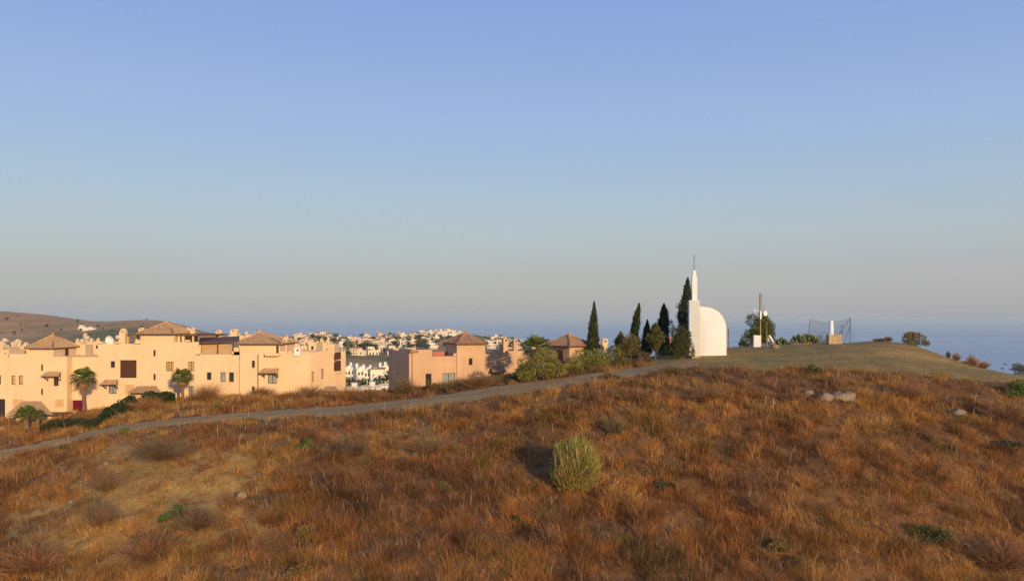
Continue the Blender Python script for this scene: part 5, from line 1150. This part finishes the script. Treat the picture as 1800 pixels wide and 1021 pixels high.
# ---------------------------------------------------------------- the town in the valley
def town_house(kind, seed):
    """a small distant house as one mesh: walls with real recessed openings, roof, chimney"""
    r = random.Random(seed); b = MB()
    def vol(x0, x1, y0, y1, z1, roof, nwin, nst):
        ops = []
        for k in range(nst):
            for i in range(nwin):
                cx_ = x0 + (x1 - x0) * (i + 0.5) / nwin + r.uniform(-.3, .3); wz_ = 2.9 * k + (0.9 if r.random() < .7 else 0.1); hw = r.choice([0.5, 0.65, 1.0])
                ops.append((max(x0 + .2, cx_ - hw), wz_, min(x1 - .2, cx_ + hw), min(2.9 * k + 2.3, z1 - .3)))
        us = sorted({x0, x1, *[a for o in ops for a in (o[0], o[2])]}); zs = sorted({-4.0, z1, *[a for o in ops for a in (o[1], o[3])]})
        for a, c in zip(us, us[1:]):
            for d, e in zip(zs, zs[1:]):
                hole = any(o[0] < (a + c) / 2 < o[2] and o[1] < (d + e) / 2 < o[3] for o in ops); y = y0 + (0.45 if hole else 0)
                b.quad((a, y, d), (c, y, d), (c, y, e), (a, y, e), 1 if hole else 0)
        for o in ops:
            a, c, e, d = o
            b.quad((a, y0, c), (a, y0 + .45, c), (a, y0 + .45, d), (a, y0, d)); b.quad((e, y0 + .45, c), (e, y0, c), (e, y0, d), (e, y0 + .45, d)); b.quad((a, y0, c), (e, y0, c), (e, y0 + .45, c), (a, y0 + .45, c)); b.quad((a, y0 + .45, d), (e, y0 + .45, d), (e, y0, d), (a, y0, d))
        b.quad((x1, y0, -4), (x1, y1, -4), (x1, y1, z1), (x1, y0, z1)); b.quad((x0, y1, -4), (x0, y0, -4), (x0, y0, z1), (x0, y1, z1)); b.quad((x1, y1, -4), (x0, y1, -4), (x0, y1, z1), (x1, y1, z1))
        if roof == 'hip':
            o_ = .5; h = min(x1 - x0, y1 - y0) * .26; A = [(x0 - o_, y0 - o_), (x1 + o_, y0 - o_), (x1 + o_, y1 + o_), (x0 - o_, y1 + o_)]; in_ = min(x1 - x0, y1 - y0) * .5
            p, q = (x0 + in_, (y0 + y1) / 2, z1 + h), (x1 - in_, (y0 + y1) / 2, z1 + h)
            if x1 - x0 <= y1 - y0: p = q = ((x0 + x1) / 2, (y0 + y1) / 2, z1 + h)
            e = [(*a, z1 - .05) for a in A]
            if p == q:
                for i in range(4): b.poly((e[i], e[(i + 1) % 4], p), 2)
            else:
                b.poly((e[0], e[1], q, p), 2); b.poly((e[1], e[2], q), 2); b.poly((e[2], e[3], p, q), 2); b.poly((e[3], e[0], p), 2)
            b.poly(list(reversed(e)), 2)
        else:
            b.box(x0, y0 + .01, z1 + .002, x1, y0 + .35, z1 + .8); b.box(x0, y1 - .35, z1 + .002, x1, y1, z1 + .8); b.box(x0, y0 + .36, z1 + .002, x0 + .35, y1 - .36, z1 + .8); b.box(x1 - .35, y0 + .36, z1 + .002, x1, y1 - .36, z1 + .8)
            b.quad((x0, y0, z1), (x1, y0, z1), (x1, y1, z1), (x0, y1, z1))
    if kind == 'flat':
        vol(-5, 5, 0, 9, 3.2, 'flat', 3, 1); vol(-4.2, 1.5, 2.5, 8.5, 6.2, 'flat', 2, 2); b.box(2, 4, 4, 2.9, 4.9, 5.6)
    elif kind == 'hip':
        vol(-5.5, 2, 0, 8, 5.9, 'hip', 3, 2); vol(2.01, 6, 1.2, 7.5, 3.1, 'flat', 1, 1); b.box(-3, 5, 6, -2.2, 5.8, 8.6)
    elif kind == 'step':
        vol(-7, -2.5, 1.5, 9, 3.2, 'flat', 1, 1); vol(-2.49, 2.5, 0, 9, 6, 'flat', 2, 2); vol(2.51, 7, .9, 8.5, 4.4, 'hip', 1, 1); b.box(-.6, 6, 6, .3, 6.9, 8.4)
    elif kind == 'block':
        vol(-10, 10, 0, 10, 8.8, 'flat', 6, 3); vol(-4, 3, 2.5, 9, 11, 'hip', 2, 1)
    elif kind == 'row':
        for i in range(4): vol(-14 + 7 * i, -7.02 + 7 * i, .8 * (i % 2), 9, 5.6 + .7 * ((i * 7) % 3), 'hip' if i % 2 else 'flat', 2, 2)
    elif kind == 'villa':
        vol(-6, 3, 0, 8, 3.1, 'flat', 3, 1); vol(-3, 3.5, 2.6, 9, 6.3, 'hip', 2, 2); b.box(4, 3, -4, 4.4, 3.4, 2.6); b.box(6, 3, -4, 6.4, 3.4, 2.6); b.box(3.52, 2.8, 2.6, 6.5, 8, 2.85, 2)
    return b
protos = {}
def proto(kind, wall, seed):
    k = (kind, wall.name, seed)
    if k not in protos:
        me_o = town_house(kind, seed).build('town_house', [wall, M_twin, M_troof]); protos[k] = me_o.data; bpy.data.objects.remove(me_o)
    return protos[k]
placed = []
def put_house(px, py, kind, wall, label, group, sc=1.0, seed=0, rz=None, cat='house', name=None, Y=None):
    p = far_px(px, py) if Y is None else Vector((wx(px, Y), Y, float(qz_at(wx(px, Y), Y))))
    placed.append((p.x, p.y))
    o = bpy.data.objects.new(name or ('apartment_block' if kind in ('block', 'row') else 'town_house'), proto(kind, wall, seed % 3)); COL.objects.link(o)
    o.location = (p.x, p.y, p.z); o.rotation_euler = (0, 0, R(random.uniform(-24, 34)) if rz is None else R(rz)); o.scale = (sc,) * 3
    tag(o, label, cat, group); return o
W, Cc, B = M_twhite, M_tcream, M_tbeige
LM = [  # landmarks: px, base row, kind, wall, scale, rotation, label
 (562, 590.0, 'row', Cc, 1.15, -4, 'long cream apartment building on the crest left of the valley gap', 'apartment'),
 (690, 598.5, 'block', W, 0.46, 8, 'isolated white apartment block on a green slope above the gap', 'apartment'),
 (624, 600, 'block', B, 0.8, 20, 'beige curved apartment building at the left of the beige complex', 'apartment'),
 (643, 604, 'block', B, 0.8, 12, 'beige apartment building in the middle of the beige complex', 'apartment'),
 (662, 606, 'block', Cc, 0.66, -10, 'cream apartment building at the right of the beige complex', 'apartment'),
 (648, 592, 'row', B, 0.55, 10, 'pinkish row of flats on top behind the beige complex', 'apartment'),
 (668, 592, 'row', B, 0.5, -12, 'beige row of flats on the ridge right of the beige complex', 'apartment'),
 (612, 618, 'row', Cc, 0.42, 5, 'cream terrace below the beige complex at the left', 'terrace'),
 (634, 616, 'block', Cc, 0.3, 25, 'small cream block below the beige complex', 'apartment'),
 (677, 617, 'row', B, 0.36, -15, 'salmon row of houses at the right end of the brown slope', 'terrace'),
 (712, 592, 'row', W, 0.55, 3, 'long low white building right of the isolated white block', 'terrace'),
 (724, 598, 'block', W, 0.45, 10, 'white block stepping down the town slope left of the salmon tower', 'apartment'),
 (712, 604, 'step', W, 0.95, 5, 'big white stepped house at the left of the town slope', 'house'),
 (764, 581, 'row', W, 0.75, 4, 'white row on the highest point of the town crest', 'terrace'),
 (786, 585, 'block', W, 0.55, 10, 'white block on the crest just left of the salmon tower roof', 'apartment'),
 (806, 583, 'row', Cc, 0.7, 5, 'cream row on the crest behind the salmon tower roof', 'terrace'),
 (868, 606, 'block', W, 0.42, 0, 'white block between the salmon tower and its chimneys', 'apartment'),
 (912, 604, 'block', W, 0.5, 8, 'white block left of the big fan palm', 'apartment'),
 (900, 611, 'row', Cc, 0.5, -5, 'cream row of houses behind the salmon chimneys', 'terrace'),
 (970, 612, 'block', W, 0.42, 12, 'white block right of the big fan palm', 'apartment'),
 (540, 602, 'row', Cc, 0.55, 6, 'cream row left of the valley gap behind the brown hill foot', 'terrace'),
 (575, 600, 'row', B, 0.5, 14, 'beige row under the long crest building', 'terrace'),
 (156, 580.5, 'row', W, 0.55, 5, 'lone white farmhouse on the brown ridge slope', 'farmhouse'),
 (143, 579, 'flat', W, 0.8, 5, 'small white hut left of the lone farmhouse', 'house'),
]
for i, (px, py, k, wl, sc, rz, lb, ct) in enumerate(LM): put_house(px, py + (4.5 if 500 < px < 990 and py < 613 else 0), k, wl, lb, None, sc * 0.75, i, rz, ct)
CL = [  # clusters: polygon as px range, row range, count, wall choice, label of look-alikes
 ((520, 606), (588, 603), 20, (Cc, B, Cc), 'small cream house on the far slope left of the valley gap', 'cream houses left of the valley gap'),
 ((600, 700), (586, 616), 22, (Cc, B, W), 'small beige house around the beige complex above the gap', 'houses around the beige complex'),
 ((606, 698), (618, 627), 14, (Cc, B, Cc), 'low cream house in the line above the brown slope', 'houses lined up above the brown slope'),
 ((700, 766), (583, 614), 40, (W, W, Cc), 'small white house on the town slope left of the salmon tower', 'white houses on the town slope'),
 ((740, 800), (581, 592), 22, (W, W, Cc), 'small white house on the town crest', 'white houses on the town crest'),
 ((856, 938), (594, 614), 32, (W, W, Cc), 'small white house on the slope right of the salmon tower', 'white houses right of the salmon tower'),
 ((938, 982), (600, 616), 9, (W, Cc, W), 'small white house near the big fan palm', 'white houses near the big fan palm'),
 ((380, 520), (585, 600), 10, (Cc, B, Cc), 'tiny pale house on the far brown hill behind the cream row', 'tiny houses behind the cream row'),
 ((0, 60), (600, 612), 9, (Cc, Cc, B), 'cream estate house in the valley at the far left', 'cream estate houses at the far left'),
 ((140, 240), (592, 606), 9, (Cc, Cc, B), 'cream estate house in the valley behind the large villa', 'cream estate houses behind the large villa'),
]
kinds = ['flat', 'hip', 'step', 'villa', 'flat', 'step']
cnt = 0
for (xa, xb), (ya, yb), n, ws, lb, gr in CL:
    gsc = {380: 0.45, 0: 0.6, 140: 0.6}.get(xa, 0.85)
    k = 0; tries = 0
    while k < n and tries < 900:
        tries += 1; px = random.uniform(xa, xb); py = random.uniform(ya, yb); p = far_px(px, py)
        if abs(HY - (p.z - CZ) * F / p.y - py) > 1.2: continue        # that row is sky or sea
        if any((p.x - a) ** 2 + ((p.y - b_) * .8) ** 2 < (12 * gsc) ** 2 for a, b_ in placed): continue
        put_house(px, py, kinds[cnt % 6], random.choice(ws), lb, gr, random.uniform(0.55, 0.85) * gsc, cnt); k += 1; cnt += 1

# terrace of white town houses seen through the gap, with pointed gables and chimneys
def gable_house(wd, dp, hh, seed):
    b = MB(); r = random.Random(seed); x0, x1 = -wd / 2, wd / 2; z1 = hh
    ops = [(x0 + .5, 0.3, x0 + 1.3, 2.2), (x1 - 1.5, 0.9, x1 - .6, 2.1), (x0 + .6, 3.6, x0 + 1.5, 4.9), (x1 - 1.6, 3.2, x1 - .7, 5.0)]
    us = sorted({x0, x1, *[a for o in ops for a in (o[0], o[2])]}); zs = sorted({-3.0, z1, *[a for o in ops for a in (o[1], o[3])]})
    for a, c in zip(us, us[1:]):
        for d, e in zip(zs, zs[1:]):
            hole = any(o[0] < (a + c) / 2 < o[2] and o[1] < (d + e) / 2 < o[3] for o in ops); y = .4 if hole else 0
            b.quad((a, y, d), (c, y, d), (c, y, e), (a, y, e), 1 if hole else 0)
    for a, c, e, d in ops:
        b.quad((a, 0, c), (a, .4, c), (a, .4, d), (a, 0, d)); b.quad((e, .4, c), (e, 0, c), (e, 0, d), (e, .4, d)); b.quad((a, 0, c), (e, 0, c), (e, .4, c), (a, .4, c)); b.quad((a, .4, d), (e, .4, d), (e, 0, d), (a, 0, d))
    b.quad((x1, 0, -3), (x1, dp, -3), (x1, dp, z1), (x1, 0, z1)); b.quad((x0, dp, -3), (x0, 0, -3), (x0, 0, z1), (x0, dp, z1)); b.quad((x1, dp, -3), (x0, dp, -3), (x0, dp, z1), (x1, dp, z1))
    # mono-pitch roof behind a stepped gable
    b.poly([(x0, 0, z1), (x1, 0, z1), (x1 - .4, 0, z1 + 1.5), (x1 - 1.4, 0, z1 + 1.5)]); b.poly([(x0, dp, z1), (x1 - 1.4, dp, z1 + 1.5), (x1 - .4, dp, z1 + 1.5), (x1, dp, z1)])
    b.quad((x0, 0, z1), (x1 - 1.4, 0, z1 + 1.5), (x1 - 1.4, dp, z1 + 1.5), (x0, dp, z1), 2); b.quad((x1 - .4, 0, z1 + 1.5), (x1, 0, z1), (x1, dp, z1), (x1 - .4, dp, z1 + 1.5)); b.quad((x1 - 1.4, 0, z1 + 1.5), (x1 - .4, 0, z1 + 1.5), (x1 - .4, dp, z1 + 1.5), (x1 - 1.4, dp, z1 + 1.5))
    ch_ = MB(); ch_.box(x0 + .3, dp * .3, z1 - .2, x0 + 1.2, dp * .3 + .9, z1 + 2.3); ch_.box(x0 + .2, dp * .3 - .1, z1 + 2.303, x0 + 1.3, dp * .3 + 1, z1 + 2.6)
    bl = MB(); bl.box(x0 + .2, -1.3, 2.75, x1 - .3, -.003, 2.95); bl.box(x0 + .2, -1.3, 2.953, x1 - .3, -1.18, 3.7)
    return b, ch_, bl
gh = None; Yt = 352
rows_ = [(611, 673), (623, 672), (634, 674), (646, 676), (657.5, 677), (675, 672), (684, 671), (693, 671), (600, 670), (704, 670)]
nm = ['second house from the left', 'third house from the left', 'fourth house from the left, a step lower', 'house just left of the plain white block', 'house against the plain white block', 'first house right of the plain white block', 'second house right of the plain white block', 'last house before the salmon villa', 'leftmost house, half hidden by the cream corner', 'house half hidden by the salmon end wall']
for i, (px, py) in enumerate(rows_):
    Y = Yt - (6 if i in (2, 3, 4) else 0); X = wx(px, Y); z = wz(py, Y)
    r_ = thing('terrace_house', 'white terraced house in the valley gap, ' + nm[i], 'house', (X, Y, z), R(24), 'white terraced houses in the valley gap')
    if gh is None:
        gh = [m.build(n_, [M_twhite, M_twin, M_twhite], r_) for m, n_ in zip(gable_house(3.6, 8, 6.0, 1), ('wall', 'chimney', 'balcony'))]
    else:
        for o in gh: c = o.copy(); COL.objects.link(c); c.parent = r_
r_ = thing('town_block', 'plain white square block in the terrace of the valley gap', 'house', (wx(662, 343), 343, wz(678, 343)), R(6))
b = MB(); b.box(-2.6, 0, -3, 3.2, 8, 7.0); b.build('wall', M_twhite, r_); b = MB(); b.box(-2.9, -.3, 7.003, 3.5, 8.3, 7.35); b.build('roof', M_troof, r_)
b = MB(); b.box(-1.6, -.05, 4.2, -1.0, -.003, 4.9); b.build('window', M_twin, r_)
# low white row in front, with balustrade and porches
for i, (pa, pb, yt, yb, lb) in enumerate([(604, 636, 683, 694, 'low white building with balustrade at the left foot of the valley gap'), (636, 668, 681, 692, 'low white building with roof terrace at the middle foot of the valley gap'), (668, 703, 678, 694, 'low white building at the right foot of the valley gap beside the salmon villa')]):
    Y = 300; xa, xb = wx(pa, Y) + .05, wx(pb, Y) - .05; r_ = thing('low_house', lb, 'house', ((xa + xb) / 2, Y, wz(yb, Y)), 0); hw = (xb - xa) / 2; hh = wz(yt, Y) - wz(yb, Y)
    b = MB(); b.box(-hw, 0, -4, hw, 9, hh - .4); b.box(-hw + .0, -.35, hh - .397, hw, 9.2, hh); b.build('wall', [M_twhite], r_)
    b = MB()
    for k in range(9): q = -hw + (2 * hw) * (k + .5) / 9; b.box(q - .1, -.2, hh + .003, q + .1, 0, hh + .7)
    b.box(-hw, -.25, hh + .703, hw, .05, hh + .85); b.build('balustrade', M_twhite, r_)
    for q in (-hw * .6, -hw * .1, hw * .45):
        b = MB(); b.box(q - .45, -.06, hh - 1.9, q + .55, -.003, hh - .75); b.build('window', M_twin, r_)
    b = MB(); b.box(-hw * .3, 3, hh + .003, hw * .2, 6, hh + 1.7); b.box(-hw * .3 - .2, 2.8, hh + 1.703, hw * .2 + .2, 6.2, hh + 1.9); b.build('roof_room', M_twhite, r_)

# trees of the valley
def town_tree(n, w, h, base, seed, name='valley_tree'):
    r = random.Random(seed); L_ = [(r.uniform(-.3, .3) * w, r.uniform(-.3, .3) * w, h * r.uniform(.4, .8), w * r.uniform(.2, .34), w * r.uniform(.2, .34), h * r.uniform(.16, .26)) for _ in range(8)]
    C, D, k = lobes(n, L_); V = leaf_quads(C, D, w * .11, .7); lob = RNG.uniform(.7, 1.2, 8)[k][:, None]
    t = bpy.data.objects.new(name, None); COL.objects.link(t)
    quads_obj('crown', V, tints(n, base, .3) * lob, M_leaf, t)
    b = MB(); b.tube([(0, 0, -.5), (0.1, 0, h * .3), (0, .1, h * .6)], [w * .05, w * .04, w * .02], 6); b.build('trunk', M_trunk, t); return t
tp = [town_tree(420, 6, 6, GREEN_DK, 1), town_tree(380, 5, 7, (0.04, 0.055, 0.02), 2), town_tree(380, 7, 4.5, (0.055, 0.062, 0.022), 3)]
used = [False] * 3
def put_tree(px, py, k, sc, label, group, Y=None):
    p = far_px(px, py) if Y is None else Vector((wx(px, Y), Y, float(qz_at(wx(px, Y), Y))))
    if not used[k]: used[k] = True; o = tp[k]; o.location = p; o.scale = (sc,) * 3; tag(o, label, 'tree', group)
    else: copy_tree(tp[k], p, random.uniform(0, 6), sc, label, group, 'tree')
GT = 'dark trees before the white terrace in the valley gap'
for i, (px, py, w_, lb) in enumerate([(614, 682, 22, 'dark round tree at the left before the white terrace'), (627, 684, 16, 'small dark tree, second from left before the white terrace'), (640, 683, 20, 'dark tree before the middle of the white terrace'), (652, 684, 10, 'tiny tree below the plain white block'), (673, 683, 28, 'largest dark tree right of the plain white block'), (686, 681, 26, 'wide dark tree at the right before the white terrace'), (697, 681, 18, 'dark tree beside the salmon end wall in the gap'), (607, 681, 16, 'dark tree beside the cream corner in the gap')]):
    Y = 325; o_ = Vector((wx(px, Y), Y, wz(py, Y)))
    k = i % 2; sc = w_ / F * Y / 6
    if not used[k]: used[k] = True; o = tp[k]; o.location = o_; o.scale = (sc,) * 3; tag(o, lb, 'tree', GT)
    else: copy_tree(tp[k], o_, random.uniform(0, 6), sc, lb, GT, 'tree')
for (xa, xb), (ya, yb), n, lb, gr in [((525, 606), (590, 606), 20, 'dark tree among the cream houses left of the valley gap', 'trees left of the valley gap'), ((608, 700), (588, 622), 34, 'dark tree among the houses above the valley gap', 'trees above the valley gap'), ((700, 800), (580, 615), 54, 'dark tree among the white houses of the town slope', 'trees on the town slope'), ((856, 985), (590, 614), 34, 'dark tree among the houses right of the salmon tower', 'trees right of the salmon tower'), ((0, 340), (556, 592), 18, 'small dark tree on the brown ridge', 'small trees dotting the brown ridge'), ((610, 700), (628, 640), 3, 'small shrub tree on the brown slope above the white terrace', 'small trees on the brown slope'), ((1752, 1800), (647, 657), 60, 'dark coastal tree below the right rim of the hill', 'dark coastal trees at the right edge')]:
    k = 0
    for _ in range(600):
        if k >= n: break
        px = random.uniform(xa, xb); py = random.uniform(ya, yb); p = far_px(px, py)
        if abs(HY - (p.z - CZ) * F / p.y - py) > 1.2: continue
        sz = random.uniform(.7, 1.4) * (1.6 if xa > 1700 else 0.5 if xa == 0 else 0.4 if yb == 640 else 0.85); put_tree(px, py, random.choice([0, 1, 2]), sz, lb, gr); k += 1
# mast on the crest
g = far_px(664, 590.5); b = MB(); b.tube([(0, 0, 0), (0, 0, 9)], [.4, .15], 5); o = b.build('mast', M_twhite); o.location = g; tag(o, 'thin white mast standing on the crest above the beige complex', 'mast')

# ---------------------------------------------------------------- light, air, camera
EL = 11.0; SUN_AZ = (0.5, -1.0)
w = bpy.data.worlds.new('World'); SC.world = w; w.use_nodes = True
nt = w.node_tree; N = nt.nodes; L = nt.links
bg = N['Background']
sky = N.new('ShaderNodeTexSky'); sky.sky_type = 'NISHITA'; sky.sun_disc = False
sky.sun_elevation = R(EL); sky.sun_rotation = math.atan2(SUN_AZ[0], SUN_AZ[1]); sky.altitude = 125
sky.air_density = 1.0; sky.dust_density = 1.6; sky.ozone_density = 1.4
# low dusty layer of the evening sky: its colour depends on the height above the horizon
tc = N.new('ShaderNodeTexCoord'); sp = N.new('ShaderNodeSeparateXYZ'); L.new(tc.outputs['Generated'], sp.inputs['Vector'])
rp = N.new('ShaderNodeValToRGB'); L.new(sp.outputs['Z'], rp.inputs['Fac'])
SKY = [(0.0, (168, 168, 172)), (0.02, (172, 171, 173)), (0.05, (174, 175, 176)), (0.10, (173, 184, 190)), (0.15, (166, 185, 204)), (0.22, (155, 179, 215)), (0.32, (141, 166, 215)), (0.45, (120, 148, 210)), (1.0, (80, 110, 175))]
el = rp.color_ramp.elements
while len(el) < len(SKY): el.new(0.5)
for e, (p_, c) in zip(el, SKY): e.position = p_; e.color = (*srgb(*c), 1)
SKYGAIN = 10.3
sc_ = N.new('ShaderNodeVectorMath'); sc_.operation = 'SCALE'; sc_.inputs['Scale'].default_value = SKYGAIN
L.new(rp.outputs['Color'], sc_.inputs[0])
mx = N.new('ShaderNodeMix'); mx.data_type = 'RGBA'; mx.inputs['Factor'].default_value = 0.85
L.new(sky.outputs['Color'], mx.inputs['A']); L.new(sc_.outputs['Vector'], mx.inputs['B'])
L.new(mx.outputs['Result'], bg.inputs['Color']); bg.inputs['Strength'].default_value = 0.11

sd = Vector((SUN_AZ[0], SUN_AZ[1], math.tan(R(EL)) * math.hypot(*SUN_AZ))).normalized()
sl = bpy.data.lights.new('sun', 'SUN'); sl.energy = 4.4; sl.angle = R(0.6); sl.color = (1.0, 0.72, 0.43)
so = bpy.data.objects.new('sun', sl); COL.objects.link(so); so.rotation_euler = (-sd).to_track_quat('-Z', 'Y').to_euler()

cam = bpy.data.cameras.new('camera'); co = bpy.data.objects.new('camera', cam); COL.objects.link(co)
co.location = (0, 0, CZ); co.rotation_euler = (R(90), 0, 0)
cam.sensor_width = 36; cam.lens = 36 * F / 1800; cam.shift_y = (HY - 510.5) / 1800; cam.clip_end = 400000; cam.clip_start = 0.5
SC.camera = co

if HAZE:
    mb = MB(); mb.box(-60000, -1500, -1.5, 60000, 45000, CZ + 40)
    m = bpy.data.materials.new('evening_haze'); m.use_nodes = True
    nt = m.node_tree; nt.nodes.remove(nt.nodes['Principled BSDF'])
    pv = nt.nodes.new('ShaderNodeVolumePrincipled'); pv.inputs['Density'].default_value = HAZE
    pv.inputs['Color'].default_value = (0.76, 0.95, 1.0, 1); pv.inputs['Anisotropy'].default_value = 0.0
    nt.links.new(pv.outputs['Volume'], nt.nodes['Material Output'].inputs['Volume'])
    hz = mb.build('haze', m); structure(hz, 'stuff')

SC.render.engine = 'CYCLES'
SC.cycles.use_denoising = True
SC.cycles.max_bounces = 6; SC.cycles.diffuse_bounces = 3; SC.cycles.glossy_bounces = 2; SC.cycles.transmission_bounces = 2; SC.cycles.volume_bounces = 0
SC.view_settings.view_transform = 'Standard'; SC.view_settings.look = 'None'; SC.view_settings.exposure = 0.0; SC.view_settings.gamma = 1.0
